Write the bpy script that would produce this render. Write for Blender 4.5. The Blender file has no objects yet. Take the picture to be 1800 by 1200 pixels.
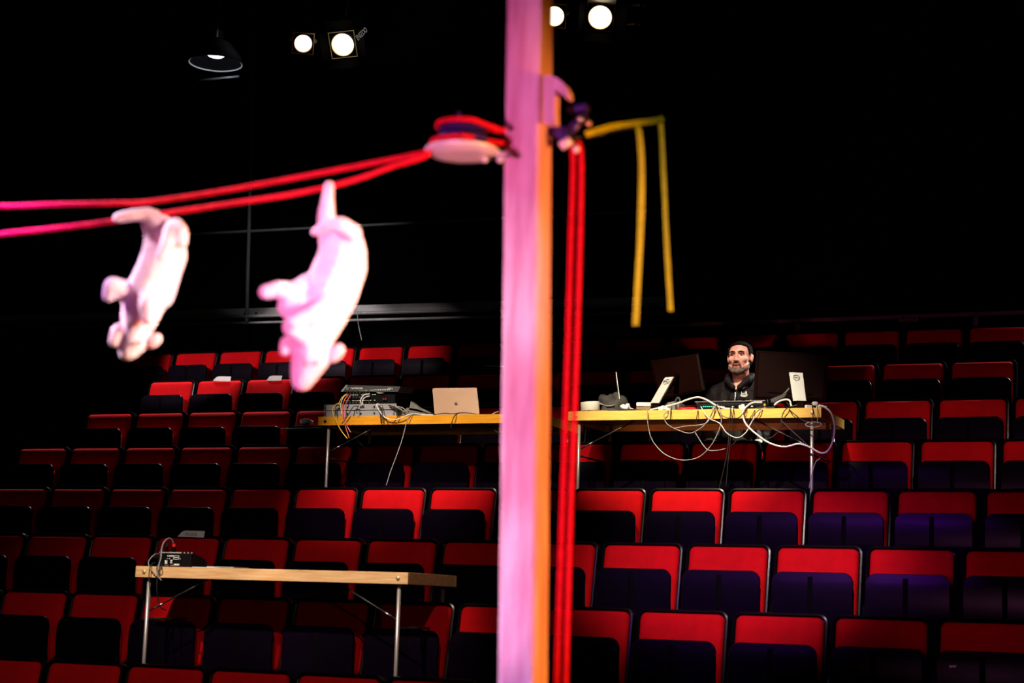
import bpy, bmesh, math, random
from math import radians as R_, sin, cos, pi
from mathutils import Vector, Matrix, noise
random.seed(7)
S = bpy.context.scene
COL = S.collection

# ------------------------------------------------------------------ camera
YAW, PITCH, ROLL, FPX, CAMH = R_(-22.83948), R_(8.83778), R_(1.81977), 3000.0, 1.6
cF = Vector((sin(YAW)*cos(PITCH), cos(YAW)*cos(PITCH), sin(PITCH)))
cR0 = Vector((cos(YAW), -sin(YAW), 0)); cU0 = cR0.cross(cF)
cR = cR0*cos(ROLL) + cU0*sin(ROLL); cU = -cR0*sin(ROLL) + cU0*cos(ROLL)
EYE = Vector((0, 0, CAMH))
cd = bpy.data.cameras.new('camera'); cam = bpy.data.objects.new('camera', cd); COL.objects.link(cam)
M = Matrix((cR, cU, -cF)).transposed().to_4x4(); M.translation = EYE
cam.matrix_world = M
cd.sensor_width = 36; cd.lens = 60; cd.clip_end = 100; cd.clip_start = 0.05
cd.dof.use_dof = True; cd.dof.focus_distance = 12.6; cd.dof.aperture_fstop = 2.8
S.camera = cam
def ray(px, py): return cF + cR*((px-900)/FPX) - cU*((py-600)/FPX)
def at(px, py, Y):            # point of the photograph lying on the upright plane y = Y (a row of the stand)
    d = ray(px, py); return EYE + d*(Y/d.y)
def atd(px, py, D): return EYE + ray(px, py)*D     # ... lying D metres away

# ------------------------------------------------------------------ world, lights, exposure
w = bpy.data.worlds.new('world'); S.world = w; w.use_nodes = True
w.node_tree.nodes['Background'].inputs[0].default_value = (0, 0, 0, 1)
w.node_tree.nodes['Background'].inputs[1].default_value = 0
vs = S.view_settings; vs.view_transform = 'Standard'; vs.look = 'None'; vs.exposure = 0; vs.gamma = 1; vs.use_curve_mapping = False

def spot(name, loc, tgt, watts, col, size, blend=.4, rad=.06):
    l = bpy.data.lights.new(name, 'SPOT'); l.energy = watts; l.color = col; l.spot_size = R_(size); l.spot_blend = blend
    l.shadow_soft_size = rad
    o = bpy.data.objects.new(name, l); COL.objects.link(o); o.location = loc
    o.rotation_euler = (Vector(tgt)-Vector(loc)).to_track_quat('-Z', 'Y').to_euler()
    return o
# house and rig spots on the stand
spot('light_right_block', (-1.0, 3.0, 6.2), (-2.65, 9.75, 1.8), 3000, (1, .80, .80), 16.5, .9)
spot('light_centre_block', (-3.0, 3.0, 6.4), (-5.35, 10.6, 2.3), 2300, (1, .80, .80), 11, .9)
spot('light_left_top', (-10.5, 5.5, 7.0), (-9.0, 14.1, 4.1), 3100, (1, .82, .8), 14, .3)
spot('light_left_top_b', (-9.0, 5.5, 7.0), (-7.9, 14.1, 4.1), 2400, (1, .82, .8), 12, .6)
spot('light_left_low', (-2.0, 1.5, 6.4), (-5.5, 8.8, 1.1), 640, (1, .75, .7), 27, .9)
spot('light_over_back', (-8.8, 14.2, 8.3), (-8.8, 12.0, 3.0), 2200, (1, .9, .9), 44, .6)
spot('light_right_rim', (1.0, 15.9, 7.2), (-1.8, 13.6, 3.9), 3200, (1, .95, .9), 22, .5, .2)
spot('light_right_mid', (1.5, 5.0, 6.5), (-1.75, 11.9, 2.8), 800, (1, .7, .7), 13, .9)
spot('light_desk_left', (-5.4, 6.6, 6.6), (-5.2, 10.95, 2.95), 1900, (1, .82, .62), 20, .7)
spot('light_desk_right', (-3.4, 6.6, 6.6), (-3.3, 10.95, 2.95), 3000, (1, .88, .62), 20, .7)
spot('light_man', (-2.7, 9.2, 6.2), (-3.28, 12.15, 3.44), 1150, (1, .78, .66), 8, .6)
spot('light_front_desk', (-5.3, 5.5, 4.2), (-5.45, 8.4, 1.70), 620, (1, .84, .66), 20, .8)
spot('light_front_desk_b', (-4.5, 5.5, 4.2), (-4.5, 8.4, 1.70), 620, (1, .84, .66), 20, .8)
spot('light_violet', (-3.2, 0.4, 5.6), (-2.4, 9.6, 2.0), 2200, (.34, .02, 1), 14, .9)
spot('fill_lettering', (-3.5, 6.0, 3.6), (-5.85, 10.8, 5.8), 260, (1, .95, .9), 8, .5)  # added spot that brightens the lettering on the lamp flap
spot('light_pipes', (-6.5, 10.0, 6.2), (-9.0, 15.6, 4.9), 260, (1, 1, 1), 26, .9)
# stage light on post, rope and toys from the wings, plus added close fills
spot('light_magenta', (-1.9, .8, 1.6), (-1.5, 3.6, 2.25), 380, (1, .27, .66), 34, .5, .12)
spot('light_violet_low', (-3.0, 1.2, .9), (-1.5, 3.6, 1.25), 230, (.45, .16, 1), 18, 1, .1)
spot('light_orange', (2.2, 3.75, 1.6), (-1.5, 3.65, 2.0), 900, (1, .30, .01), 32, .6, .1)
spot('light_toys_left', (-5.0, 2.7, 3.9), (-2.22, 3.35, 2.25), 2000, (1, .86, 1), 16, .6, .25)
spot('light_toys_right', (1.2, 3.0, 2.6), (-2.15, 3.35, 2.25), 1500, (1, .84, .68), 11, .6, .2)
spot('fill_toys_front', (-2.2, 1.9, 2.9), (-2.1, 3.4, 2.25), 12, (1, .42, .72), 50, .9, .15)  # added fill close before the toys, not a lamp in the wings
spot('light_blue', (-3.6, 2.0, 2.9), (-2.76, 3.15, 2.48), 2400, (.25, .01, 1), 16, 1, .05)
spot('light_low_desk', (-2.5, 3.5, 1.0), (-3.4, 11.6, 2.95), 360, (1, .32, .2), 10, .7)
spot('fill_strap', (.4, 2.6, 2.6), (-.95, 4.1, 2.35), 55, (1, .95, .6), 40, .8, .05)  # small neutral fill added to brighten the yellow strap
spot('fill_ropes', (.1, 3.3, 2.3), (-1.25, 3.72, 2.1), 16, (1, .75, .5), 70, .8, .05)  # weak fill added near the hanging ropes

# ------------------------------------------------------------------ materials
def mat(name, col, rough=.5, metal=0, var=0, vscale=8, bump=0, bscale=60, stretch=(1, 1, 1), col2=None, spec=.5, sheen=0, emit=0):
    m = bpy.data.materials.new(name); m.use_nodes = True; nt = m.node_tree; b = nt.nodes['Principled BSDF']
    b.inputs['Base Color'].default_value = (*col, 1); b.inputs['Roughness'].default_value = rough
    b.inputs['Metallic'].default_value = metal; b.inputs['Specular IOR Level'].default_value = spec
    if sheen: b.inputs['Sheen Weight'].default_value = sheen
    if emit:
        b.inputs['Emission Color'].default_value = (*col, 1); b.inputs['Emission Strength'].default_value = emit
    tc = nt.nodes.new('ShaderNodeTexCoord'); mp = nt.nodes.new('ShaderNodeMapping'); mp.inputs['Scale'].default_value = stretch
    nt.links.new(tc.outputs['Object'], mp.inputs[0])
    if var or col2:
        n = nt.nodes.new('ShaderNodeTexNoise'); n.inputs['Scale'].default_value = vscale; n.inputs['Detail'].default_value = 6
        r = nt.nodes.new('ShaderNodeValToRGB'); nt.links.new(mp.outputs[0], n.inputs[0]); nt.links.new(n.outputs[0], r.inputs[0])
        c2 = col2 or tuple(c*(1-var) for c in col)
        r.color_ramp.elements[0].position = .35; r.color_ramp.elements[1].position = .65
        r.color_ramp.elements[0].color = (*c2, 1); r.color_ramp.elements[1].color = (*col, 1)
        nt.links.new(r.outputs[0], b.inputs['Base Color'])
    if bump:
        n = nt.nodes.new('ShaderNodeTexNoise'); n.inputs['Scale'].default_value = bscale; n.inputs['Detail'].default_value = 3
        bp = nt.nodes.new('ShaderNodeBump'); bp.inputs['Strength'].default_value = bump; bp.inputs['Distance'].default_value = .01
        nt.links.new(mp.outputs[0], n.inputs[0]); nt.links.new(n.outputs[0], bp.inputs['Height']); nt.links.new(bp.outputs[0], b.inputs['Normal'])
    return m
m_red = mat('red_fabric', (.50, .001, .004), .9, var=.2, vscale=14, bump=.25, bscale=260, spec=.12)
m_shell = mat('black_plastic', (.0025, .0025, .003), .24, var=.2, bump=.02, bscale=90, spec=.15)
m_pan = mat('black_laminate', (.0032, .0012, .0055), .3, var=.15, spec=.05)
m_rib = mat('matt_black', (.002, .0015, .002), .8, var=.1, spec=.02)
m_carpet = mat('black_carpet', (.006, .006, .006), .95, var=.3, bump=.3, bscale=200, spec=.05)
m_curtain = mat('black_drape', (.003, .003, .003), .97, var=.3, stretch=(6, 6, .3), bump=.4, bscale=3, spec=.02)
m_wood_l = mat('amber_pine_edge', (.80, .36, .015), .5, col2=(.66, .26, .01), vscale=5, stretch=(1.2, 9, 14), spec=.2)
m_wood = mat('pine_edge', (.88, .56, .13), .5, col2=(.80, .44, .08), vscale=5, stretch=(1.2, 9, 14), bump=.05, bscale=40, spec=.3)
m_wood2 = mat('pale_pine_edge', (.84, .54, .28), .5, col2=(.70, .38, .16), vscale=5, stretch=(1.2, 9, 14), bump=.05, bscale=40, spec=.3)
m_tabletop = mat('table_laminate', (.35, .28, .20), .45, var=.1)
m_leg = mat('painted_steel', (.62, .55, .55), .35, metal=.6, var=.1)
m_steel = mat('steel', (.6, .6, .62), .3, metal=1, var=.08)
m_post = mat('rough_timber', (.82, .52, .62), .75, col2=(.60, .26, .36), vscale=4, stretch=(9, 9, .8), bump=.5, bscale=30, spec=.15)
m_rope = mat('red_rope', (.85, .002, .022), .7, var=.25, vscale=60, bump=.6, bscale=150, spec=.2)
m_yellow = mat('yellow_webbing', (.60, .60, .01), .6, var=.2, vscale=30, bump=.3, bscale=200)
m_pig = mat('pale_pink_plush', (.92, .62, .72), .85, col2=(.88, .48, .60), vscale=6, bump=.35, bscale=90, spec=.1, sheen=.2)
m_pigear = mat('pink_plush', (.90, .55, .62), .85, var=.1, bump=.3, bscale=90, spec=.1)
m_white = mat('white_paper', (.80, .80, .78), .7, var=.06, vscale=20)
m_cabw = mat('white_rubber', (.78, .76, .78), .5, var=.1)
m_cabg = mat('grey_rubber', (.35, .33, .35), .45, var=.2)
m_cabk = mat('black_rubber', (.02, .018, .02), .4, var=.2)
m_caby = mat('yellow_rubber', (.85, .55, .03), .45, var=.1)
m_cabo = mat('orange_rubber', (.85, .15, .03), .45, var=.1)
m_cabp = mat('pink_rubber', (.7, .2, .35), .45, var=.1)
m_gear = mat('black_enamel', (.006, .006, .007), .35, var=.2, spec=.2)
m_mon = mat('dark_plastic', (.007, .0014, .001), .4, var=.2, bump=.1, bscale=400, spec=.04)
m_alu = mat('silver_aluminium', (.66, .68, .68), .38, metal=.35, var=.05)
m_rack = mat('brushed_alloy', (.50, .50, .58), .4, metal=.4, var=.2, vscale=3, stretch=(1, 4, 4))
m_laptop = mat('laptop_alloy', (.38, .23, .15), .45, metal=.25, var=.08)
m_lgrey = mat('grey_enamel', (.045, .047, .052), .4, var=.15)
m_print = mat('white_print', (.75, .75, .75), .6, var=.02)
m_dprint = mat('dark_print', (.01, .01, .01), .4, var=.02)
m_skin = mat('skin', (.78, .42, .31), .5, col2=(.64, .27, .2), vscale=22, bump=.12, bscale=90, spec=.4)
m_hair = mat('dark_hair', (.007, .004, .003), .6, spec=.08, var=.4, vscale=60, bump=.8, bscale=220)
m_beard = mat('greying_beard', (.22, .15, .115), .75, col2=(.03, .017, .012), vscale=30, bump=.8, bscale=240)
m_jacket = mat('black_jacket', (.010, .008, .009), .7, var=.5, vscale=14, bump=.9, bscale=22, spec=.15)
m_trous = mat('dark_trousers', (.01, .01, .012), .8, var=.3)
m_eye = mat('eye_white', (.22, .16, .14), .25, var=.05)
m_iris = mat('iris', (.03, .02, .015), .2, var=.05)
m_lip = mat('lips', (.6, .2, .17), .5, var=.1)
m_lens = mat('lamp_lens', (1, .86, .62), .3, emit=3)
m_lens2 = mat('lamp_lens_dim', (1, .9, .85), .3, emit=1.6)
m_house = mat('house_lamp', (.80, .90, 1), .3, emit=3)
m_brass = mat('warm_metal', (.8, .55, .25), .4, metal=.6, var=.1)
m_violet = mat('violet_lit_alloy', (.06, .03, .22), .3, metal=.5, var=.1)  # violet of the stage light put into the metal colour
m_pulley = mat('pulley_alloy', (.86, .80, .74), .45, metal=.2, var=.1)
m_tape = mat('white_tape', (.80, .76, .70), .6, var=.06)
m_card = mat('brown_card', (.30, .17, .06), .7, var=.2)
m_cloth = mat('dark_cloth', (.05, .042, .042), .75, var=.4, bump=.6, bscale=30)
m_gcloth = mat('grey_cloth', (.22, .22, .19), .8, var=.4, vscale=20, bump=.6, bscale=40)
m_skirt = mat('red_plastic', (.6, .01, .01), .5, var=.1)
m_led = mat('green_led', (.05, 1, .45), .3, emit=1.5)
m_amber = mat('amber_plastic', (.9, .35, .02), .3, var=.05)
m_rail = mat('dark_paint', (.10, .035, .05), .5, var=.3)
m_gpipe = mat('grey_pipe', (.30, .30, .31), .5, metal=.2, var=.2)

# ------------------------------------------------------------------ mesh helpers
CS = {n: [(cos(2*pi*k/n), sin(2*pi*k/n)) for k in range(n)] for n in (8, 10, 12, 14, 16, 20, 24)}
class MB:
    def __init__(s): s.bm = bmesh.new()
    def box(s, c, size, rot=None, bev=0):
        r = bmesh.ops.create_cube(s.bm, size=1)
        mt = Matrix.Translation(c) @ (rot.to_4x4() if rot else Matrix.Identity(4)) @ Matrix.Diagonal((*size, 1))
        bmesh.ops.transform(s.bm, matrix=mt, verts=r['verts'])
        if bev:
            es = list({e for v in r['verts'] for e in v.link_edges})
            bmesh.ops.bevel(s.bm, geom=es, offset=bev, segments=2, profile=.7, affect='EDGES')
        return s
    def tube(s, pts, r, n=8, cap=True):
        pts = [Vector(p) for p in pts]; rings = []
        rs = r if isinstance(r, (list, tuple)) else [r]*len(pts)
        t0 = (pts[1]-pts[0]).normalized(); a = Vector((0, 0, 1)) if abs(t0.z) < .9 else Vector((1, 0, 0))
        nrm = t0.cross(a).normalized()
        for i, p in enumerate(pts):
            t = (pts[min(i+1, len(pts)-1)]-pts[max(i-1, 0)])
            t = t.normalized() if t.length > 1e-9 else t0
            nrm = (nrm - t*nrm.dot(t)).normalized(); b = t.cross(nrm)
            rings.append([s.bm.verts.new(p + (nrm*cos(2*pi*k/n)+b*sin(2*pi*k/n))*rs[i]) for k in range(n)])
        for i in range(len(rings)-1):
            for k in range(n): s.bm.faces.new((rings[i][k], rings[i][(k+1) % n], rings[i+1][(k+1) % n], rings[i+1][k]))
        if cap: s.bm.faces.new(rings[0][::-1]); s.bm.faces.new(rings[-1])
        return s
    def lathe(s, prof, n=32, mt=None, cap=False):
        rings = []; mt = mt or Matrix.Identity(4)
        for (r, z) in prof:
            rings.append([s.bm.verts.new(mt @ Vector((r*cos(2*pi*k/n), r*sin(2*pi*k/n), z))) for k in range(n)])
        for i in range(len(rings)-1):
            for k in range(n): s.bm.faces.new((rings[i][k], rings[i][(k+1) % n], rings[i+1][(k+1) % n], rings[i+1][k]))
        if cap: s.bm.faces.new(rings[0][::-1]); s.bm.faces.new(rings[-1])
        return s
    def loops(s, loops):
        rings = [[s.bm.verts.new(p) for p in l] for l in loops]; n = len(rings[0])
        for i in range(len(rings)-1):
            for k in range(n): s.bm.faces.new((rings[i][k], rings[i][(k+1) % n], rings[i+1][(k+1) % n], rings[i+1][k]))
        s.bm.faces.new(rings[0][::-1]); s.bm.faces.new(rings[-1])
        return s
    def prism(s, pts, d):
        return s.loops([[Vector(p) for p in pts], [Vector(p)+Vector(d) for p in pts]])
    def ball(s, c, r, seg=16):
        rx, ry, rz = r if isinstance(r, (tuple, list)) else (r, r, r); cx, cy, cz = c; nv = max(6, seg//2); N = s.bm.verts.new; Fc = s.bm.faces.new
        tp = N((cx, cy, cz+rz)); bt = N((cx, cy, cz-rz)); rg = []
        for i in range(1, nv):
            sa, ca = sin(pi*i/nv), cos(pi*i/nv)
            rg.append([N((cx+rx*sa*CS[seg][k][0], cy+ry*sa*CS[seg][k][1], cz+rz*ca)) for k in range(seg)])
        for k in range(seg):
            k2 = (k+1) % seg; Fc((tp, rg[0][k], rg[0][k2])); Fc((bt, rg[-1][k2], rg[-1][k]))
            for i in range(nv-2): Fc((rg[i][k], rg[i+1][k], rg[i+1][k2], rg[i][k2]))
        return s
    def chain(s, pts, rad, step=.4):         # row of overlapping balls, for remeshing
        for i in range(len(pts)-1):
            a, b = Vector(pts[i]), Vector(pts[i+1]); n = max(2, int((b-a).length/(min(rad[i], rad[i+1])*step))+1)
            for k in range(n+1): s.ball(a.lerp(b, k/n), rad[i]+(rad[i+1]-rad[i])*k/n, 10)
        return s
    def build(s, name, m, parent=None, smooth=False, fn=None, loc=None):
        bmesh.ops.recalc_face_normals(s.bm, faces=s.bm.faces)
        if fn:
            for v in s.bm.verts: v.co = fn(v.co)
        me = bpy.data.meshes.new(name); s.bm.to_mesh(me); s.bm.free(); me.materials.append(m)
        if smooth:
            for p in me.polygons: p.use_smooth = True
            if smooth == 'auto': me.set_sharp_from_angle(angle=R_(42))
        o = bpy.data.objects.new(name, me); COL.objects.link(o)
        if parent: o.parent = parent
        if loc is not None: o.location = loc
        return o
def remesh(mb, name, m, voxel, smooth=3, parent=None, fn=None):
    o = mb.build(name, m)
    a = o.modifiers.new('r', 'REMESH'); a.mode = 'VOXEL'; a.voxel_size = voxel
    if smooth: b = o.modifiers.new('s', 'SMOOTH'); b.iterations = smooth; b.factor = .6
    bpy.context.view_layer.update()
    dg = bpy.context.evaluated_depsgraph_get(); me = bpy.data.meshes.new_from_object(o.evaluated_get(dg))
    o.modifiers.clear(); o.data = me; me.name = name
    if not me.materials: me.materials.append(m)
    if fn:
        for v in me.vertices: v.co = fn(v.co)
    for p in me.polygons: p.use_smooth = True
    if parent: o.parent = parent
    return o
def empty(name, loc=(0, 0, 0), rz=0):
    o = bpy.data.objects.new(name, None); COL.objects.link(o); o.location = loc; o.rotation_euler = (0, 0, rz); o.empty_display_size = .1
    return o
def tag(o, label=None, cat=None, group=None, kind=None):
    if label: o['label'] = label
    if cat: o['category'] = cat
    if group: o['group'] = group
    if kind: o['kind'] = kind
    return o
def text(name, s, m, size, origin, X, Y, parent=None, ext=.0008, align='CENTER', sx=1):
    c = bpy.data.curves.new(name, 'FONT'); c.body = s; c.size = size; c.extrude = ext; c.align_x = align; c.align_y = 'CENTER'
    t = bpy.data.objects.new(name+'_src', c); COL.objects.link(t); bpy.context.view_layer.update()
    dg = bpy.context.evaluated_depsgraph_get(); me = bpy.data.meshes.new_from_object(t.evaluated_get(dg))
    bpy.data.objects.remove(t)
    me.transform(Matrix.Diagonal((sx, 1, 1, 1)))
    X = Vector(X).normalized(); Y = Vector(Y).normalized(); Z = X.cross(Y)
    mt = Matrix((X, Y, Z)).transposed().to_4x4(); mt.translation = origin
    me.transform(mt); me.materials.clear(); me.materials.append(m); me.name = name
    o = bpy.data.objects.new(name, me); COL.objects.link(o)
    if parent: o.parent = parent
    return o
def smoothpath(pts, sub=6):
    P = [Vector(p) for p in pts]
    if len(P) < 3: return P
    out = []
    Q = [P[0]*2-P[1]] + P + [P[-1]*2-P[-2]]
    for i in range(1, len(Q)-2):
        p0, p1, p2, p3 = Q[i-1:i+3]
        for k in range(sub):
            t = k/sub
            out.append(.5*((2*p1)+(p2-p0)*t+(2*p0-5*p1+4*p2-p3)*t*t+(3*p1-p0-3*p2+p3)*t**3))
    out.append(P[-1]); return out
def rrect(w, h, r, inset, y, n=5):           # rounded rectangle, top edge at z = 0, hanging down
    w2, r = w/2-inset, max(r-inset, .003); t, b = -inset, -h+inset; L = []
    for (cx, cz, a0) in ((w2-r, t-r, 0), (-w2+r, t-r, 90), (-w2+r, b+r, 180), (w2-r, b+r, 270)):
        for k in range(n+1):
            a = R_(a0+90*k/n); L.append(Vector((cx+r*cos(a), y, cz+r*sin(a))))
    return L
def pillow(w, h, r, prof, n=5):
    mb = MB(); mb.loops([rrect(w, h, r, i, y, n) for (i, y) in prof]); return mb

# ------------------------------------------------------------------ the setting
US = [-6.085, -7.179, -7.699, -8.225, -9.293, -9.31, -9.362, -10.451]
YS = [7.959, 8.887, 9.752, 10.65, 11.558, 12.466, 13.464, 14.698]
ZS = [z+CAMH for z in (-.385, -.003, .388, .78, 1.179, 1.572, 1.992, 2.465)]
FL = [z-.82 for z in ZS]
PITCHX, CW = .53, .465
XL, XR, YB = -14.0, 3.0, 17.0
tag(MB().box(((XL+XR)/2, 7, -.1), (XR-XL, 20.4, .2)).build('floor', m_carpet), kind='structure')
tag(MB().box(((XL+XR)/2, 7, 8.6), (XR-XL, 20.4, .2)).build('ceiling', m_curtain), kind='structure')
tag(MB().box(((XL+XR)/2, YB+.1, 4.25), (XR-XL, .2, 8.5)).build('wall_back', m_curtain), kind='structure')
tag(MB().box((XL-.1, 7, 4.25), (.2, 20.4, 8.5)).build('wall_left', m_curtain), kind='structure')
tag(MB().box((XR+.1, 7, 4.25), (.2, 20.4, 8.5)).build('wall_right', m_curtain), kind='structure')
tag(MB().box(((XL+XR)/2, -3.1, 4.25), (XR-XL, .2, 8.5)).build('wall_stage', m_curtain), kind='structure')
for j in range(8):
    y0 = YS[j-1]+.17 if j else YS[0]-.75
    y1 = YS[j]+.17 if j < 7 else YB
    mb = MB().box(((XL+XR)/2, (y0+y1)/2, FL[j]/2), (XR-XL, y1-y0, FL[j]))
    o = tag(mb.build('seating_step', m_carpet), kind='structure')

# ------------------------------------------------------------------ the theatre seats
TILT = Matrix.Rotation(R_(-12), 4, 'X')
def tl(z): return Matrix.Translation((0, 0, z)) @ TILT
def bend(co):
    t = max(0, -co.z/.40); return Vector((co.x, co.y+.05*((t-.35)/.65)**2, co.z))
def make_seat():
    e = empty('theatre_seat')
    sh = pillow(.512, .50, .05, [(.04, .100), (.012, .092), (.002, .078), (0, .065), (0, .018), (.003, .010), (.012, .008), (.018, .012), (.02, .045)])
    sh.build('back_shell', m_shell, e, 'auto', lambda c: tl(.842) @ c)
    cu = pillow(CW, .42, .035, [(.004, .05), (0, .045), (0, .004), (.002, -.008), (.008, -.017), (.018, -.023), (.035, -.027), (.07, -.029)])
    cu.build('back_cushion', m_red, e, True, lambda c: tl(.82) @ (c+Vector((0, .012, 0))))
    pn = pillow(.462, .40, .06, [(.01, .022), (.002, .020), (0, .014), (0, .004), (.003, 0), (.012, 0), (.06, -.001)], 6)
    # finer vertical cuts so that the panel can bow
    for k in range(1, 9):
        bmesh.ops.bisect_plane(pn.bm, geom=pn.bm.verts[:]+pn.bm.edges[:]+pn.bm.faces[:], plane_co=(0, 0, -.05*k+.0013), plane_no=(0, 0, 1))
    pn.build('seat_pan', m_pan, e, 'auto', lambda c: Vector((0, -.16, .68)) + bend(c))
    rb = pillow(.028, .34, .004, [(0, .004), (0, -.003), (.003, -.005)], 2)
    for k in range(1, 8):
        bmesh.ops.bisect_plane(rb.bm, geom=rb.bm.verts[:]+rb.bm.edges[:]+rb.bm.faces[:], plane_co=(0, 0, -.045*k), plane_no=(0, 0, 1))
    rb.build('pan_rib', m_rib, e, 'auto', lambda c: Vector((-.01, -.16, .655)) + bend(c+Vector((0, 0, -.02)))+Vector((0, 0, .02)))
    sc = pillow(.43, .36, .06, [(0, -.001), (0, .03), (.01, .045), (.03, .052)])
    sc.build('seat_cushion', m_red, e, True, lambda c: Vector((0, -.138, .655)) + bend(c))
    hb = MB().tube([(-.25, -.10, .30), (.25, -.10, .30)], .014)
    hb.build('hinge_bar', m_shell, e)
    lg = MB().box((.265, -.06, .155), (.036, .09, .31), bev=.006).box((.265, -.06, .012), (.05, .20, .024), bev=.004)
    lg.build('support_leg', m_shell, e)
    return e
seat0 = make_seat(); seat0['category'] = 'seat'
parts0 = list(seat0.children)
GROUP = 'red tip-up theatre seats in the raked rows'
rowname = ['lowest row at the bottom edge', 'second row from the bottom', 'third row from the bottom', 'fourth row from the bottom',
           'fifth row from the bottom', 'third row from the back', 'second row from the back', 'rearmost row']
ordw = ['first', 'second', 'third', 'fourth', 'fifth', 'sixth', 'seventh', 'eighth', 'ninth', 'tenth', 'eleventh', 'twelfth']
special = {(6, 1): 'with the left white paper slip on its back', (6, 2): 'with the right white paper slip on its back', (2, 2): 'with a white name card on its back',
           (5, 4): 'with a white adapter standing on it', (5, 11): 'in which the bearded man sits'}
rng = {0: (-1, 5), 1: (-1, 12), 2: (-1, 13), 3: (-1, 14), 4: (0, 15), 5: (0, 15), 6: (0, 15), 7: (0, 17)}
used = False
def seat_px(j, k):
    v = Vector((US[j]+k*PITCHX+CW/2, YS[j], ZS[j]))-EYE; z = v.dot(cF)
    return 900+FPX*v.dot(cR)/z, 600-FPX*v.dot(cU)/z
for j in range(8):
    ks = [k for k in range(rng[j][0], rng[j][1]+1) if -60 < seat_px(j, k)[0] < 1850 and US[j]+k*PITCHX+CW < XR-.1]
    left = [k for k in ks if seat_px(j, k)[0] < 920]; right = [k for k in ks if seat_px(j, k)[0] >= 920]
    for k in ks:
        if k in left: pos = ordw[left.index(k)]+' from the left'
        else: pos = ordw[right.index(k)]+' right of the timber post'
        px = seat_px(j, k)[0]
        lab = f'red tip-up seat, {pos}, {rowname[j]}'
        if (j, k) in special: lab = f'red tip-up seat {special[(j, k)]}'
        if not used: r = seat0; used = True; cp = []
        else:
            r = seat0.copy(); COL.objects.link(r)
            for c in parts0:
                if c.name.startswith('seat_pan') or True:
                    d = c.copy(); d.parent = r; COL.objects.link(d)
        r.location = (US[j]+k*PITCHX+CW/2, YS[j], FL[j])
        if (j, k) == (5, 11):          # the occupied seat: pan folded down
            for d in list(r.children):
                if d.name.split('.')[0] in ('seat_pan', 'pan_rib', 'seat_cushion'):
                    P = Vector((0, -.10, .36))
                    d.matrix_local = Matrix.Translation(P+Vector((0, -.02, .02))) @ Matrix.Rotation(R_(88), 4, 'X') @ Matrix.Translation(-P)
        tag(r, lab, 'seat', GROUP)

# ------------------------------------------------------------------ tables
TW = 1.76
def make_table(x0, y0, ztop, depth, zf, zr, wood, label, bolt):
    e = empty('folding_table', (x0, y0, zf)); L = lambda x, y, z: Vector((x, y, z-zf))
    H = .064
    MB().box(L(TW/2, depth/2, ztop-.009), (TW-.04, depth-.05, .018)).build('table_top', m_tabletop, e)
    MB().box(L(TW/2, .011, ztop-H/2), (TW, .022, H), bev=.003).build('front_apron', wood, e)
    MB().box(L(TW/2, depth-.011, ztop-H/2), (TW, .022, H), bev=.003).build('rear_apron', wood, e)
    for x in (.011, TW-.011):
        MB().box(L(x, depth/2, ztop-H/2), (.022, depth-.046, H), bev=.003).build('side_apron', wood, e)
    for x in (.07, TW-.07):
        MB().tube([L(x, .04, ztop-.02), L(x, .04, zf+.02)], .011, 12).build('leg', m_leg, e, True)
        MB().tube([L(x, depth-.04, ztop-.02), L(x, depth-.04, zr+.004)], .011, 12).build('leg', m_leg, e, True)
        MB().tube([L(x, .04, ztop-.30), L(x, depth-.04, ztop-.30)], .007, 8).build('leg_crossbar', m_cabk, e, True)
        s = 1 if x < 1 else -1
        b = MB().tube([L(x, .045, ztop-.26), L(x+s*.42, .06, ztop-.05)], .005, 8); br = b.build('folding_brace', m_cabk, e, True)
        MB().tube([L(x+s*.045, .0466, ztop-.2375), L(x+s*.10, .0486, ztop-.210)], .0062, 8).build('brace_sleeve', m_steel, br, True)
        MB().lathe([(.001, 0), (.011, 0), (.011, .006), (.006, .009), (.001, .009)], 16, Matrix.Translation(L(x-.01*s, 0, ztop-H/2)) @ Matrix.Rotation(R_(90), 4, 'X')).build('bolt', bolt, e, 'auto')
    tag(e, label, 'table', 'folding tables standing over the seats')
    return e
T1Z, T2Z = 1.768, 2.945
table1 = make_table(-5.865, 8.40, T1Z, .64, FL[1], FL[1]+.0, m_wood2, 'pine-edged folding table in the lower left, carrying a small black mixer', m_brass)
table2 = make_table(-6.135, 10.95, T2Z-.01, .73, FL[4], FL[4], m_wood_l, 'yellow pine-edged folding table left of the post, carrying the laptop', m_dprint)
table3 = make_table(-4.175, 10.95, T2Z, .73, FL[4], FL[4], m_wood, 'yellow pine-edged folding table right of the post with two monitors', m_alu)

# ------------------------------------------------------------------ timber post, rope, pulley
A, B = at(906.5, 1200, 3.60), at(919, 0, 3.60)
dv = (B-A)/(B.z-A.z); p0 = A+dv*(-A.z); p1 = A+dv*(4.6-A.z); pw = .088
post = empty('timber_post', (p0.x, p0.y+pw/2, 0))
mb = MB(); n = 40; lp = []
for i in range(n+1):
    q = p0.lerp(p1, i/n); off = Vector((q.x-p0.x, 0, q.z)); jt = lambda k: .0022*noise.noise(Vector((k*7.1, i*.9, 0)))
    h = pw/2; c = .006
    lp.append([off+Vector((sx*h+jt(s), sy*h+jt(s+9), 0)) for s, (sx, sy) in enumerate(((-1+c/h, -1), (1-c/h, -1), (1, -1+c/h), (1, 1-c/h), (1-c/h, 1), (-1+c/h, 1), (-1, 1-c/h), (-1, -1+c/h)))])
mb.loops(lp).build('post_timber', m_post, post, 'auto')
MB().box((0, 0, .012), (.3, .3, .024), bev=.003).build('foot_plate', m_gear, post)
YC = 3.585
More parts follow.
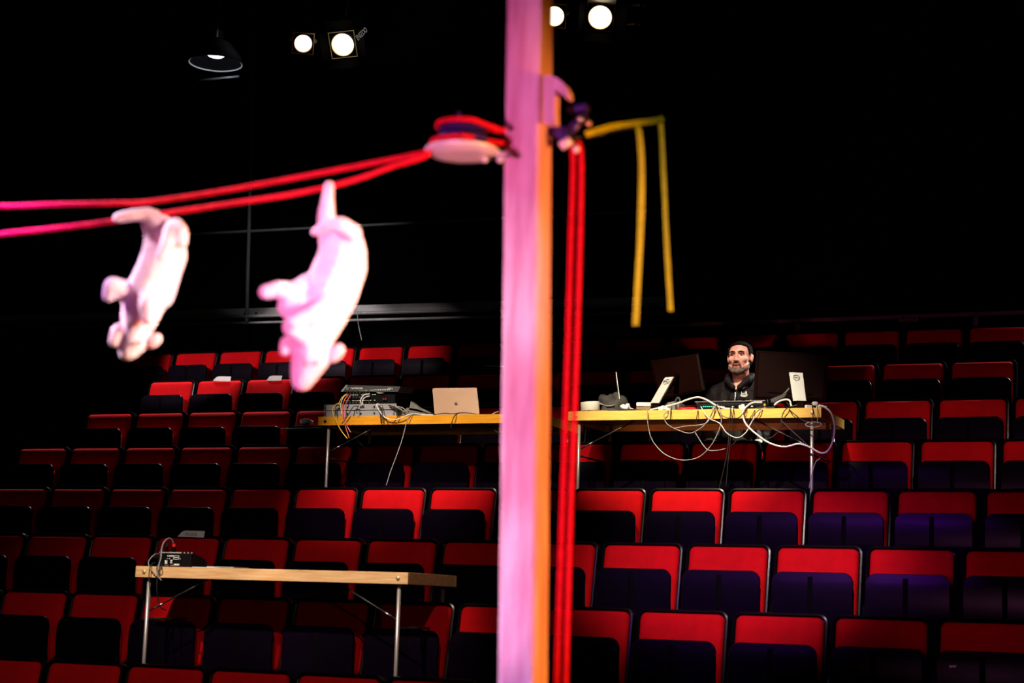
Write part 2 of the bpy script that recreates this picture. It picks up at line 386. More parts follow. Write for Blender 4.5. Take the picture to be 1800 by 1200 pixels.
hook = [(954, 135), (966, 132), (980, 137), (992, 148), (998, 160), (999, 171), (993, 171), (986, 162), (975, 158), (974, 190), (975, 216), (955, 216)]
pts = [at(x, y, YC)-Vector((post.location)) for x, y in hook]
MB().prism(pts, (0, .032, 0)).build('wooden_cleat', m_post, post)
tag(post, 'rough square timber post standing upright in the blurred foreground', 'post')

W = atd(812, 268, 4.0); PR = .087
pul = empty('rope_pulley', W)
MB().lathe([(.001, -.006), (.030, -.008), (PR-.012, -.006), (PR, 0), (PR+.001, .005), (PR-.004, .009), (.06, .010), (.055, .014)], 48).build('lower_flange', m_pulley, pul, 'auto')
MB().lathe([(.05, .012), (.062, .020), (.062, .034), (.05, .040), (.001, .040)], 40).build('hub_wheel', m_violet, pul, 'auto')
MB().lathe([(.001, .060), (.045, .060), (.056, .056), (.058, .050), (.048, .046), (.02, .044)], 40).build('upper_flange', m_violet, pul, 'auto')
MB().tube([(-.012, 0, .04), (-.012, 0, .085)], .005, 12).build('axle', m_steel, pul, True)
MB().lathe([(.001, 0), (.010, 0), (.010, .014), (.006, .016), (.006, .022), (.001, .026)], 6, Matrix.Translation((-.012, 0, .075))).build('axle_nut', m_violet, pul)
pl = at(868, 272, 3.545)-W
arm_a, arm_b = at(838, 268, 3.53)-W, at(889, 272, 3.61)-W
MB().box((arm_a+arm_b)/2+Vector((0, 0, -.004)), ((arm_b-arm_a).length, .03, .012), bev=.003).build('mounting_arm', m_steel, pul)
for px in (852, 879):
    MB().ball(at(px, 280, 3.52)-W, (.008, .008, .008), 14).build('arm_bolt', m_pulley, pul, True)
tag(pul, 'pale round pulley wheel fixed to the left side of the timber post', 'pulley')

def rope_mesh(path, r, name='strand', parent=None, twist=True):
    path = smoothpath(path, 8); mb = MB(); mb.tube(path, r, 10); return mb.build(name, m_rope, parent, True)
rope = empty('rope', W+Vector((0, 0, .02))); ro = rope.location
RR = .0058
# two long runs to the wheel, round it, back past the post and down on its right
up = [(-500, 340, 4.15), (-60, 361, 4.08), (100, 359, 4.05), (200, 357, 4.04), (265, 354, 4.03), (400, 334, 4.02), (600, 297, 4.0), (745, 268, 3.99)]
lo = [(-500, 470, 4.12), (-60, 418, 4.05), (100, 401, 4.03), (200, 388, 4.02), (370, 363, 4.0), (520, 340, 3.98), (620, 317, 3.97), (690, 292, 3.97), (748, 274, 3.97)]
def wheel(a0, a1, z, r, n=9): return [W+Vector((r*cos(R_(a0+(a1-a0)*k/n)), r*sin(R_(a0+(a1-a0)*k/n)), z)) for k in range(n+1)]
u3 = [atd(*p) for p in up]; l3 = [atd(*p) for p in lo]
pathA = u3 + wheel(170, 60, .022, .070) + [at(885, 247, 3.64), at(896, 247, 3.73), at(925, 246, 3.745)]
pathB = l3 + wheel(200, 300, .020, .072) + [at(884, 252, 3.60)]
pathC = [at(925, 232, 3.745), at(893, 232, 3.70), at(880, 233, 3.62)] + wheel(20, 190, .062, .060) + wheel(200, 320, .064, .060) + [at(880, 228, 3.56), at(888, 227, 3.565)]
for p in (pathA, pathB, pathC): rope_mesh([q-ro for q in p], RR, 'rope_strand', rope)
K = at(1008, 240, 3.70)
pathD = [at(925, 238, 3.745), at(968, 238, 3.74), at(985, 243, 3.72), at(1000, 256, 3.70), at(1007, 275, 3.70), at(1004, 400, 3.70), at(997, 640, 3.70), at(988, 900, 3.70), at(978, 1200, 3.70)]
e1, e2 = pathD[-2], pathD[-1]; pathD.append(e2+(e2-e1)*((e2.z-.01)/(e1.z-e2.z)))
pathE = [at(1000, 252, 3.70), at(1010, 250, 3.69), at(1021, 268, 3.69), at(1020, 400, 3.69), at(1013, 640, 3.69), at(1003, 900, 3.69), at(994, 1200, 3.69)]
e1, e2 = pathE[-2], pathE[-1]; pathE.append(e2+(e2-e1)*((e2.z-.01)/(e1.z-e2.z)))
for p in (pathD, pathE): rope_mesh([q-ro for q in p], RR, 'rope_strand', rope)
tag(rope, 'red rope running from the left round the pulley and down beside the post', 'rope')

# clamp block right of the post
cl = empty('rope_clamp', K)
def rel(px, py, Y): return at(px, py, Y)-K
MB().box(rel(1017, 192, 3.69), (.048, .03, .014), Matrix.Rotation(R_(-6), 3, 'Y'), .003).build('clamp_lever', m_violet, cl)
MB().tube([rel(990, 245, 3.68), rel(1028, 200, 3.70)], .013, 12).build('clamp_body', m_violet, cl, True)
MB().lathe([(.001, 0), (.016, 0), (.018, .006), (.016, .014), (.006, .016), (.001, .018)], 20, Matrix.Translation(rel(990, 237, 3.67)) @ Matrix.Rotation(R_(80), 4, 'X')).build('clamp_wheel', m_violet, cl, 'auto')
MB().ball(rel(1020, 209, 3.66), (.008, .007, .008), 14).build('clamp_knob', m_steel, cl, True)
MB().ball(rel(1035, 217, 3.67), (.007, .007, .007), 14).build('clamp_knob', m_brass, cl, True)
MB().tube([rel(986, 258, 3.66), rel(1003, 245, 3.66)], .011, 12).build('clamp_pin', m_pulley, cl, True)
MB().ball(rel(1013, 262, 3.675), (.008, .008, .010), 14).build('clamp_shackle', m_pulley, cl, True)
MB().tube([rel(972, 232, 3.67), rel(995, 232, 3.69)], .010, 10).build('clamp_bracket', m_violet, cl, True)
tag(cl, 'dark metal rope clamp with knobs, just right of the timber post', 'clamp')

# yellow strap over a dark arm
ar = empty('steel_arm', at(1045, 232, 3.76))
MB().tube([(0, 0, -.009), at(1100, 224, 3.95)-ar.location, at(1166, 212, 4.25)-ar.location], .006, 10).build('arm_tube', m_shell, ar, True)
MB().tube([at(968, 246, 3.69)-ar.location, (0, 0, -.009)], .006, 10).build('arm_tube', m_shell, ar, True)
tag(ar, 'thin black steel arm reaching right from the post under the yellow strap', 'arm')
def ribbon(pts, wv, th=.0015):
    pts = smoothpath(pts, 6); mb = MB(); L = []
    for i, (p) in enumerate(pts):
        t = (pts[min(i+1, len(pts)-1)]-pts[max(i-1, 0)]).normalized(); s = t.cross(cF).normalized()
        a = s*(wv*(1+.12*noise.noise(p*9))); b = s.cross(t).normalized()*th
        L.append([p+a+b, p-a+b, p-a-b, p+a-b])
    return mb.loops(L)
st = empty('webbing_strap', at(1165, 212, 4.25)); so = st.location
ribbon([at(x, y, Y)-so for x, y, Y in ((1030, 236, 3.72), (1050, 230, 3.77), (1080, 222, 3.87), (1120, 216, 4.02), (1145, 213, 4.14), (1166, 208, 4.24))], .0075).build('strap_top', m_yellow, st)
ribbon([at(x, y, 4.02)-so for x, y in ((1118, 219), (1124, 236), (1128, 300), (1126, 400), (1122, 480), (1117, 572))], .0075).build('strap_tail', m_yellow, st)
ribbon([at(x, y, 4.25)-so for x, y in ((1161, 210), (1163, 240), (1167, 320), (1172, 430), (1179, 547))], .0065).build('strap_tail', m_yellow, st)
tag(st, 'yellow webbing strap right of the post with two tails hanging down', 'strap')

# ------------------------------------------------------------------ the two toy pigs hung on the rope
def px3(x, y, D, dz=0): return atd(x, y, D+dz)
def toy(name_label, D, body, ears, eyes, group, knot):
    o = px3(*body[0][0][0][:2], D); e = empty('toy_pig', o)
    mb = MB()
    for chain, rad in body:
        mb.chain([px3(c[0], c[1], D, c[2] if len(c) > 2 else 0)-o for c in chain], [r*D/FPX for r in rad], .3)
    remesh(mb, 'body', m_pig, .0045, 8, e)
    for chain, rad in ears:
        mb = MB().chain([px3(c[0], c[1], D, c[2] if len(c) > 2 else 0)-o for c in chain], [r*D/FPX for r in rad], .3)
        remesh(mb, 'ear', m_pigear, .004, 3, e)
    for x, y, d in eyes: MB().ball(px3(x, y, D, d)-o, .004, 10).build('eye', m_dprint, e, True)
    MB().lathe([(.012*cos(R_(a))*1+.0, .004*sin(R_(a))) for a in range(-90, 91, 30)], 16, Matrix.Translation(px3(*knot, D)-o)).build('tie', m_rope, e, True)
    tag(e, name_label, 'toy', group)
    return e
G2 = 'plush toy pigs hanging head down from the rope'
toy('pale pink toy pig hanging by one raised hind leg from the rope, the right one', 3.97,
    [([(579, 326), (576, 350), (574, 375), (574, 398), (585, 425)], [10, 12, 16, 17, 26]),
     ([(602, 420), (604, 440), (598, 470), (585, 505), (568, 545), (553, 578), (549, 600)], [32, 42, 48, 50, 47, 42, 34]),
     ([(549, 600), (548, 622), (538, 648), (531, 668)], [32, 36, 28, 20]),
     ([(553, 408, -.05), (575, 396, -.055), (600, 396, -.055), (620, 410, -.04)], [8, 13, 16, 18]),
     ([(545, 505, -.01), (515, 520, -.02), (492, 508, -.03), (467, 513, -.03)], [26, 23, 16, 14]),
     ([(535, 545, -.02), (510, 540, -.02), (500, 540, -.01)], [30, 22, 14]),
     ([(588, 534, -.055), (556, 550, -.085), (516, 567, -.09)], [20, 17, 14]),
     ([(540, 590, -.02), (515, 575, -.04)], [26, 20])],
    [([(520, 612), (506, 604, -.005), (502, 615, -.01)], [12, 15, 12]), ([(570, 628), (586, 622, -.005), (596, 615, -.01)], [12, 15, 12])],
    [(536, 640, -.05), (556, 638, -.045)], G2, (578, 333))
toy('pale pink toy pig with its hind foot bent over the rope, the left one', 4.02,
    [([(207, 383, -.02), (232, 378, -.02), (262, 376, -.01), (272, 392)], [10, 11, 12, 24]),
     ([(278, 398), (287, 425), (285, 455), (272, 490), (255, 525), (246, 555), (240, 580)], [26, 34, 38, 40, 40, 34, 26]),
     ([(240, 575), (238, 596), (228, 612), (222, 620)], [25, 26, 20, 14]),
     ([(296, 420, -.01), (308, 400, -.03), (316, 408, -.05), (318, 425, -.055)], [24, 18, 16, 13]),
     ([(305, 425), (312, 450), (300, 480), (285, 520)], [20, 18, 20, 22]),
     ([(300, 405, -.05), (293, 430, -.07), (282, 450, -.075)], [14, 12, 9]),
     ([(232, 520), (212, 508, -.02), (198, 502, -.03), (191, 520, -.03)], [20, 18, 16, 12]),
     ([(258, 515, -.03), (262, 535, -.06), (261, 560, -.065)], [16, 20, 13])],
    [([(224, 590), (210, 584, -.005), (202, 600, -.01)], [13, 16, 11]), ([(256, 602), (268, 599, -.005), (276, 595, -.01)], [11, 13, 10])],
    [(232, 606, -.04), (246, 602, -.035)], G2, (262, 372))

# ------------------------------------------------------------------ the man
mx, my = -3.30, 12.20
man = empty('person', (mx, my, FL[5])); fz = FL[5]
def V(x, y, z): return Vector((x, y, z-fz))
HZ = 3.478                                    # head centre height
def hs(c):
    k = min(1, max(0, (c.z-(HZ-fz-.15))/.05)); return Vector((c.x*(1+.10*k), c.y, c.z))
def headfn(c):                                # carve eye sockets and the face plane
    d = hs(c)
    for sx in (-1, 1):
        e = Vector((sx*.034, -.088, HZ-fz+.017)); q = (d-e); q.y *= .6
        g = math.exp(-(q.x*q.x*1.0+q.z*q.z*2.2)/(.0145**2)); 
        if d.y < -.03: d.y += .013*g
    return d
mb = MB()
mb.ball(V(0, .012, HZ+.030), (.076, .094, .088), 24).ball(V(0, -.020, HZ-.015), (.067, .074, .092), 24)
mb.ball(V(0, -.040, HZ-.080), (.052, .050, .040), 20).ball(V(0, -.072, HZ-.102), (.026, .018, .018), 14)
for s in (-1, 1):
    mb.ball(V(s*.040, -.060, HZ-.018), (.026, .026, .026), 14).ball(V(s*.052, -.022, HZ-.065), (.020, .036, .032), 14)
    mb.chain([V(s*.012, -.092, HZ+.036), V(s*.045, -.078, HZ+.036)], [.009, .008])
    mb.ball(V(s*.012, -.104, HZ-.034), (.010, .011, .008), 12)
    mb.ball(V(s*.081, .008, HZ-.005), (.008, .018, .032), 14).ball(V(s*.085, .016, HZ+.008), (.007, .014, .020), 12)
mb.chain([V(0, -.088, HZ+.022), V(0, -.104, HZ-.006), V(0, -.114, HZ-.030)], [.009, .011, .013])
mb.chain([V(-.020, -.090, HZ-.060), V(0, -.097, HZ-.058), V(.020, -.090, HZ-.060)], [.006, .008, .006])
mb.chain([V(0, .015, HZ-.08), V(0, .03, HZ-.16), V(0, .04, HZ-.24)], [.060, .066, .085])
sh = 3.225
mb.chain([V(-.18, .04, sh-.02), V(0, .04, sh), V(.18, .04, sh-.02)], [.062, .075, .062])
mb.chain([V(0, .04, sh-.04), V(0, .05, 3.02), V(0, .06, 2.90)], [.13, .14, .145])
mb.chain([V(-.07, .04, sh-.08), V(-.06, .05, 3.0)], [.12, .13]).chain([V(.07, .04, sh-.08), V(.06, .05, 3.0)], [.12, .13])
for s in (-1, 1):
    el = V(s*.27, -.16, 2.99); wr = V(s*.17, -.40, 3.0); pm = V(s*.155, -.455, 2.995)
    mb.chain([V(s*.20, .04, sh-.03), el, wr], [.056, .042, .029]).chain([wr, pm, V(s*.15, -.49, 2.99)], [.026, .030, .028])
    for f in range(4):
        b = V(s*(.128+.017*f), -.50, 2.992); L = (.062, .074, .070, .056)[f]
        mb.chain([b, b+Vector((0, -L*.5, .006)), b+Vector((0, -L*.85, -.010))], [.0095, .0085, .0075])
    mb.chain([V(s*.135, -.455, 2.985), V(s*.112, -.482, 2.982), V(s*.108, -.512, 2.978)], [.012, .010, .009])
    mb.chain([V(s*.09, .05, 2.88), V(s*.12, -.30, 2.86), V(s*.12, -.32, 2.44)], [.085, .060, .042])
    mb.chain([V(s*.12, -.30, 2.40), V(s*.12, -.44, 2.385)], [.034, .026])
body = remesh(mb, 'body', m_skin, .0055, 2, man, headfn)
# eyes
for s in (-1, 1):
    ey = MB().ball(V(s*.034, -.0765, HZ+.013), (.0115, .0115, .0085), 16).build('eye', m_eye, man, True)
    MB().ball(V(s*.034-.002, -.0855, HZ+.013), (.0055, .004, .0055), 12).build('iris', m_iris, ey, True)
    MB().chain([V(s*.015, -.0975, HZ+.033), V(s*.036, -.0945, HZ+.037), V(s*.055, -.081, HZ+.031)], [.0042, .005, .0035]).build('eyebrow', m_hair, man, True)
MB().chain([V(-.018, -.0955, HZ-.060), V(0, -.1025, HZ-.0585), V(.018, -.0955, HZ-.060)], [.0035, .0055, .0035]).build('lips', m_lip, man, True)
# hair: cap over crown, sides and back, with loose curls over the brow
mb = MB().ball(V(0, .030, HZ+.045), (.082, .094, .085), 24).ball(V(0, .045, HZ), (.080, .080, .085), 20)
for k in range(9):
    a = -1+2*k/8; mb.ball(V(a*.056, -.055+.035*a*a, HZ+.100-.016*a*a), (.013, .016, .010), 10)
for s in (-1, 1): mb.chain([V(s*.068, -.02, HZ+.06), V(s*.073, -.022, HZ+.025)], [.014, .009])
def hairfn(c): return hs(c) + Vector((0, 0, 1))*.004*noise.noise(c*70) + Vector((1, 0, 0))*.003*noise.noise(c*60+Vector((5, 0, 0)))
hair = remesh(mb, 'hair', m_hair, .005, 1, man, hairfn)
# beard: jaw, cheeks, moustache
mb = MB()
jaw = [(-.069, -.010, -.035), (-.064, -.035, -.062), (-.052, -.062, -.088), (-.030, -.082, -.106), (0, -.090, -.112), (.030, -.082, -.106), (.052, -.062, -.088), (.064, -.035, -.062), (.069, -.010, -.035)]
mb.chain([V(x, y, HZ+z) for x, y, z in jaw], [.005, .009, .013, .016, .018, .016, .013, .009, .005])
mb.chain([V(-.028, -.088, HZ-.074), V(-.019, -.098, HZ-.049), V(0, -.105, HZ-.045), V(.019, -.098, HZ-.049), V(.028, -.088, HZ-.074), V(.018, -.086, HZ-.088), V(-.018, -.086, HZ-.088)], [.006, .006, .005, .006, .006, .008, .008])
mb.chain([V(-.04, -.04, HZ-.112), V(0, -.06, HZ-.128), V(.04, -.04, HZ-.112)], [.012, .014, .012])
remesh(mb, 'beard', m_beard, .0045, 1, man, hairfn)
# jacket: body, collar, sleeves
mb = MB()
mb.chain([V(-.190, .045, sh-.015), V(-.06, .05, sh+.030), V(.06, .05, sh+.030), V(.190, .045, sh-.015)], [.074, .086, .086, .074])
mb.chain([V(0, .045, sh-.06), V(0, .05, 3.0), V(0, .06, 2.86)], [.145, .158, .165])
mb.chain([V(-.09, .045, sh-.07), V(-.08, .05, 2.98), V(-.08, .06, 2.86)], [.125, .142, .15]).chain([V(.09, .045, sh-.07), V(.08, .05, 2.98), V(.08, .06, 2.86)], [.125, .142, .15])
for s in (-1, 1):
    mb.chain([V(s*.20, .045, sh-.035), V(s*.275, -.16, 2.99), V(s*.18, -.385, 3.0)], [.070, .056, .040])
def fold(c): return c + Vector((.35, 1, 0))*.010*noise.noise(Vector((c.x*22, c.y*6, c.z*9)))
jk = remesh(mb, 'jacket', m_jacket, .007, 2, man, fold)
mb = MB()
for s in (-1, 1):
    mb.chain([V(s*.066, .090, HZ-.125), V(s*.090, .02, HZ-.138), V(s*.078, -.052, HZ-.172), V(s*.026, -.098, HZ-.232)], [.024, .028, .027, .022])
mb.chain([V(-.066, .090, HZ-.125), V(0, .11, HZ-.12), V(.066, .090, HZ-.125)], [.024, .026, .024])
remesh(mb, 'collar', m_jacket, .006, 2, man)
# skin of the open neck stays visible; zip and chest emblem
zy = lambda z: -.112-.30*(3.20-z)*.25
MB().tube([V(.002, -.122, 3.205), V(.0, -.130, 3.14), V(-.006, -.130, 3.06), V(-.01, -.128, 2.98)], .0035, 8).build('zip', m_steel, man, True)
MB().box(V(.004, -.130, 3.195), (.009, .006, .020), bev=.002).build('zip_pull', m_alu, man)
def badge(x, z, s): 
    P = [(-1, .9), (-.75, .35), (-.2, .5), (.2, .5), (.8, 1.05), (.95, .4), (1.0, -.1), (1.35, -.45), (.9, -.9), (.1, -1.05), (-.9, -.85), (-1.45, -.5), (-1.0, -.1)]
    return [V(x+a*s, -.142, z+b*s) for a, b in P]
bd = MB().prism(badge(.072, 3.190, .021), (0, .005, 0)).build('chest_emblem', m_print, man)
bd['label'] = 'small white emblem printed on the chest'
mb = MB().box(V(.072, -.1435, 3.198), (.022, .002, .003)).box(V(.072, -.1435, 3.184), (.034, .002, .0025)).box(V(.064, -.1435, 3.191), (.003, .002, .012)).box(V(.080, -.1435, 3.191), (.003, .002, .012))
mb.build('emblem_detail', m_dprint, man)
mb = MB()
for s in (-1, 1): mb.chain([V(s*.09, .06, 2.885), V(s*.12, -.30, 2.865), V(s*.12, -.315, 2.47)], [.098, .072, .055])
remesh(mb, 'trousers', m_trous, .009, 2, man)
for s in (-1, 1):
    remesh(MB().chain([V(s*.12, -.28, 2.396), V(s*.12, -.40, 2.39), V(s*.12, -.46, 2.383)], [.042, .036, .029]), 'shoe', m_gear, .007, 2, man)
tag(man, 'bearded man in a black zip jacket sitting between the two monitors behind the desk', 'person')

# ------------------------------------------------------------------ equipment helpers
def put(name, px, py, Y, z=None):
    p = at(px, py, Y); return empty(name, (p.x, Y, z if z is not None else p.z))
def cable(name, pts, r, m, label, group='loose cables'):
    P = [at(*p) for p in pts]; o = P[0].copy()
    ob = MB().tube(smoothpath([q-o for q in P], 7), r, 8).build(name, m, None, True, loc=o)
    tag(ob, label, 'cable', group); return ob
def clump(c, size, seed, amp=.35, sub=3):
    bm = bmesh.new(); bmesh.ops.create_icosphere(bm, subdivisions=sub, radius=1)
    for v in bm.verts:
        d = 1+amp*noise.noise(v.co*1.7+Vector((seed, 0, 0)))+amp*.4*noise.noise(v.co*4+Vector((0, seed, 0)))
        v.co = Vector((v.co.x*size[0]*d, v.co.y*size[1]*d, max(-.0, v.co.z*d+.35)*size[2])) + Vector(c)
    mb = MB(); mb.bm.free(); mb.bm = bm; return mb

# ---- right desk: monitors
def monitor(label, quad, Y, colpx, Yc, name_dx):
    # quad: four picture corners of the back panel (top left, top right, bottom right, bottom left) with their distance back
    Q = [at(x, y, yy) for x, y, yy in quad]
    base = at((colpx[2][0]+colpx[3][0])/2, colpx[2][1]+8, Yc); base.z = T2Z
    e = empty('monitor', base); q = [p-base for p in Q]
    nrm = (q[1]-q[0]).cross(q[3]-q[0]).normalized()
    if nrm.y < 0: nrm = -nrm
    cen = sum(q, Vector())/4
    inn = [cen+(p-cen)*.90 for p in q]
    mb = MB(); mb.loops([[p-nrm*.012 for p in inn], [p-nrm*.006 for p in [cen+(p-cen)*.93 for p in q]], [p for p in q], [p+nrm*.018 for p in q]]); mb.build('housing', m_mon, e)
    MB().loops([[cen+(p-cen)*.96+nrm*.0185 for p in q], [cen+(p-cen)*.96+nrm*.020 for p in q]]).build('screen', m_dprint, e)
    x1 = (q[1]-q[0]).normalized(); 
    MB().loops([[q[0].lerp(q[1], a)+(q[3]-q[0])*b-nrm*.013 for a, b in ((.2, .84), (.8, .84), (.8, .86), (.2, .86))], [q[0].lerp(q[1], a)+(q[3]-q[0])*b-nrm*.016 for a, b in ((.2, .84), (.8, .84), (.8, .86), (.2, .86))]]).build('vent_strip', m_rib, e)
    C = [at(x, y, Yc)-base for x, y in colpx]
    MB().prism(C, (0, .022, 0)).build('stand_column', m_alu, e)
    lo_, hi_ = (C[2]+C[3])/2, (C[0]+C[1])/2
    MB().box((lo_.x, .07, .008), (.20, .17, .016), bev=.004).build('stand_foot', m_mon, e)
    MB().box((lo_.x, .03, lo_.z/2+.008), (.05, .035, lo_.z), bev=.004).build('stand_neck', m_mon, e)
    mid = lo_.lerp(hi_, .6); 
    MB().tube([mid+Vector((0, .02, 0)), mid+Vector((0, .09, .0)), cen-nrm*.008], .020, 10).build('pivot_arm', m_mon, e, True)
    up = (hi_-lo_).normalized(); xd = (C[1]-C[0]).normalized(); yd = xd.cross(up)
    lc = lo_.lerp(hi_, .82)+Vector((0, -.002, 0))
    rg = MB(); pts = [lc+xd*.021*cos(a)+up*.018*sin(a) for a in [2*pi*k/28 for k in range(29)]]
    rg.tube(pts, .0016, 6).build('badge_ring', m_dprint, e)
    text('badge_lettering', 'DELL', m_dprint, .014, lc, xd, up, e)
    tag(e, label, 'monitor', 'monitors seen from behind on the right desk'); return e
monitor('left one of the two dark monitors seen from behind, tilted silver stand', [(1142, 634, 11.50), (1227, 621, 11.42), (1238, 685, 11.42), (1160, 702, 11.50)], 11.5,
        [(1169, 663), (1184, 662), (1158, 708), (1143, 708)], 11.16, 0)
monitor('right one of the two dark monitors seen from behind, upright silver stand', [(1329, 616, 11.45), (1457, 622, 11.55), (1452, 704, 11.55), (1324, 701, 11.45)], 11.5,
        [(1387, 654), (1411, 655), (1417, 704), (1394, 704)], 11.16, 0)

# ---- right desk: small things
e = put('tape_roll', 1038, 716, 11.07, T2Z+.017)
MB().lathe([(.040, 0), (.064, 0), (.066, .003), (.066, .058), (.064, .061), (.040, .061), (.040, 0)], 40).build('tape', m_tape, e, 'auto')
MB().lathe([(.037, .001), (.040, .001), (.040, .060), (.037, .060), (.037, .001)], 32).build('core', m_card, e, 'auto')
e.rotation_euler = (R_(3), R_(-4), 0)
tag(e, 'roll of white tape lying at the left end of the right desk', 'tape')
e = put('cardboard_sheet', 1044, 722, 11.09, T2Z)
MB().box((0, 0, .004), (.23, .20, .008), bev=.001).box((.05, 0, .011), (.12, .16, .007), Matrix.Rotation(.2, 3, 'Z'), .001).build('sheet', m_card, e)
tag(e, 'brown cardboard under the roll of white tape', 'cardboard')
e = put('crumpled_jacket', 1076, 712, 11.22, T2Z)
clump((0, 0, 0), (.125, .10, .105), 3.1, .45, 4).build('cloth', m_cloth, e, True)
MB().loops([[Vector((-.13+.03*i, -.095-.004*(i % 2), .060+.010*sin(i)+h)) for h in (0, .006)]+[Vector((-.13+.03*i, -.06, .078+.010*sin(i)+h)) for h in (.006, 0)] for i in range(7)]).build('flap', m_gcloth, e, True)
tag(e, 'dark crumpled jacket heaped behind the roll of tape', 'jacket')
# laptop seen edge on
b = at(1093, 702, 11.30); b.z = T2Z
e = empty('laptop', b); vd = Vector((b.x, b.y, 0)).normalized(); sd = Vector((vd.y, -vd.x, 0))
Rm = Matrix((sd, vd, Vector((0, 0, 1)))).transposed()
MB().box(sd*.12+vd*.0+Vector((0, 0, .008)), (.22, .31, .015), Rm, .003).build('keyboard_base', m_lgrey, e)
t = at(1083, 660, 11.30)-b
up = Vector((t.x, t.y, t.z)).normalized()
X = vd; Zn = X.cross(up).normalized()
MB().box(up*(t.length/2)+Vector((0, 0, .006)), (.006, .30, t.length), Matrix((Zn, X, up)).transposed(), .002).build('screen_lid', m_alu, e)
tag(e, 'open laptop on the right desk seen edge on as a thin pale line', 'laptop')
e = put('paper_wad', 1101, 712, 11.12, T2Z); clump((0, 0, 0), (.045, .04, .045), 8.2, .8).build('paper', m_white, e)
tag(e, 'crumpled white paper in front of the edge-on laptop', 'paper')
e = put('tablet_computer', 1098, 716, 11.02, T2Z)
MB().box((0, .06, .024), (.17, .12, .010), Matrix.Rotation(R_(8), 3, 'Y') @ Matrix.Rotation(R_(10), 3, 'X'), .003).build('slab', m_lgrey, e)
MB().box((-.01, .02, .006), (.05, .05, .012), bev=.002).build('support_block', m_gear, e)
tag(e, 'grey flat tablet lying tilted right of the roll of tape', 'tablet')
e = put('book', 1134, 712, 11.30, T2Z)
for k, (m_, dx) in enumerate(((m_white, 0), (m_card, .004), (m_white, -.003))):
    MB().box((dx, 0, .018+.030*k), (.10, .14, .026), Matrix.Rotation(.1*k, 3, 'Z'), .002).build('page_block' if m_ is m_white else 'cover', m_, e)
tag(e, 'small stack of papers and booklet left of the tilted silver stand', 'book')
e = put('equipment_bag', 1181, 708, 11.24, T2Z)
pts = [Vector((-.062, 0, 0)), Vector((.062, 0, 0)), Vector((.066, 0, .075)), Vector((.028, 0, .098)), Vector((-.045, 0, .085)), Vector((-.066, 0, .06))]
MB().prism(pts, (0, .10, 0)).build('body', m_gcloth, e)
MB().tube(smoothpath([(.040, -.012, .03), (.030, -.014, .085), (.045, -.010, .118), (.060, -.008, .10), (.062, -.012, .05), (.055, -.012, .0)]), .008, 8).build('carry_strap', m_cloth, e, True)
tag(e, 'grey soft bag with a strap behind the arched white cable', 'bag')
e = put('pouch', 1208, 712, 11.10, T2Z); clump((0, 0, 0), (.085, .04, .028), 5.0, .3).build('pouch_body', m_skirt, e, True)
tag(e, 'small dark red pouch beside the grey soft bag', 'pouch')
e = put('lighting_console', 1287, 712, 11.12, T2Z)
MB().box((0, .18, .030), (.50, .36, .060), bev=.004).build('chassis', m_gear, e)
MB().box((0, .18, .066), (.52, .38, .010), Matrix.Rotation(R_(-1.5), 3, 'X'), .003).build('top_panel', m_lgrey, e)
for k in range(10): MB().box((-.20+.014*k, -.002, .040), (.007, .004, .006)).build('green_indicator' if k < 6 else 'indicator', m_led if k < 6 else m_print, e)
for k in range(12): MB().box((-.06+.022*k, -.002, .036), (.012, .004, .008)).build('socket', m_print if k % 3 == 0 else m_rib, e)
tag(e, 'low black lighting console with tiny green lights in front of the man', 'console')
e = put('joystick', 1345, 710, 11.06, T2Z)
MB().box((0, .05, .012), (.13, .09, .024), bev=.004).build('base', m_gear, e)
MB().lathe([(.001, 0), (.019, 0), (.019, .045), (.014, .055), (.001, .057)], 20, Matrix.Translation((.01, .04, .024))).build('grip', m_shell, e, 'auto')
MB().ball((-.008, .022, .038), .010, 12).build('orange_button', m_amber, e, True)
tag(e, 'small black stick controller with an orange button, right of the console', 'controller')
e = put('desk_microphone', 1368, 706, 11.10, T2Z)
MB().box((-.05, .03, .008), (.10, .07, .016), bev=.003).build('base', m_gear, e)
o = e.location
MB().prism([at(x, y, 11.12)-o for x, y in ((1347, 704), (1375, 693), (1380, 688), (1383, 690), (1379, 697), (1350, 711))], (0, .012, 0)).build('arm', m_lgrey, e)
MB().tube([at(1379, 692, 11.12)-o, at(1387, 682, 11.12)-o], .004, 8).build('tip', m_gcloth, e, True)
tag(e, 'dark grey bent arm reaching up beside the upright silver stand', 'arm')
for i, (px, py, m_, lb) in enumerate(((1163, 714, m_tape, 'pale crumpled tissue at the foot of the tilted silver stand'), (1172, 712, m_white, 'tiny white cup shape behind the arched white cable, left end'),
                                     (1258, 714, m_card, 'brown scrap lying before the console'), (1305, 713, m_white, 'small white folded note before the console'))):
    e = put('paper_scrap', px, py, 11.0, T2Z); clump((0, 0, 0), (.022, .02, .026), i*2.3, .6, 2).build('paper', m_, e); tag(e, lb, 'paper', 'scraps on the right desk')
for i, (px, py, rz, lb) in enumerate(((1421, 710, .9, 'white plug lying left-most in the heap by the upright silver stand'), (1432, 706, 2.2, 'white plug standing on top of the heap at the desk end'),
                                      (1441, 714, .1, 'white plug lying right-most at the end of the right desk'))):
    e = put('power_plug', px, py, 11.02, T2Z); h = (.0, .022, .0)[i]; e.location.z += h
    MB().box((0, 0, .013), (.045, .024, .024), Matrix.Rotation(rz, 3, 'Z'), .005).build('plug_body', m_cabw, e)
    MB().tube([(.02*cos(rz), .02*sin(rz), .013), (.045*cos(rz), .045*sin(rz), .016)], .005, 8).build('strain_relief', m_cabw, e, True)
    tag(e, lb, 'plug', 'white plugs heaped on the desk end')
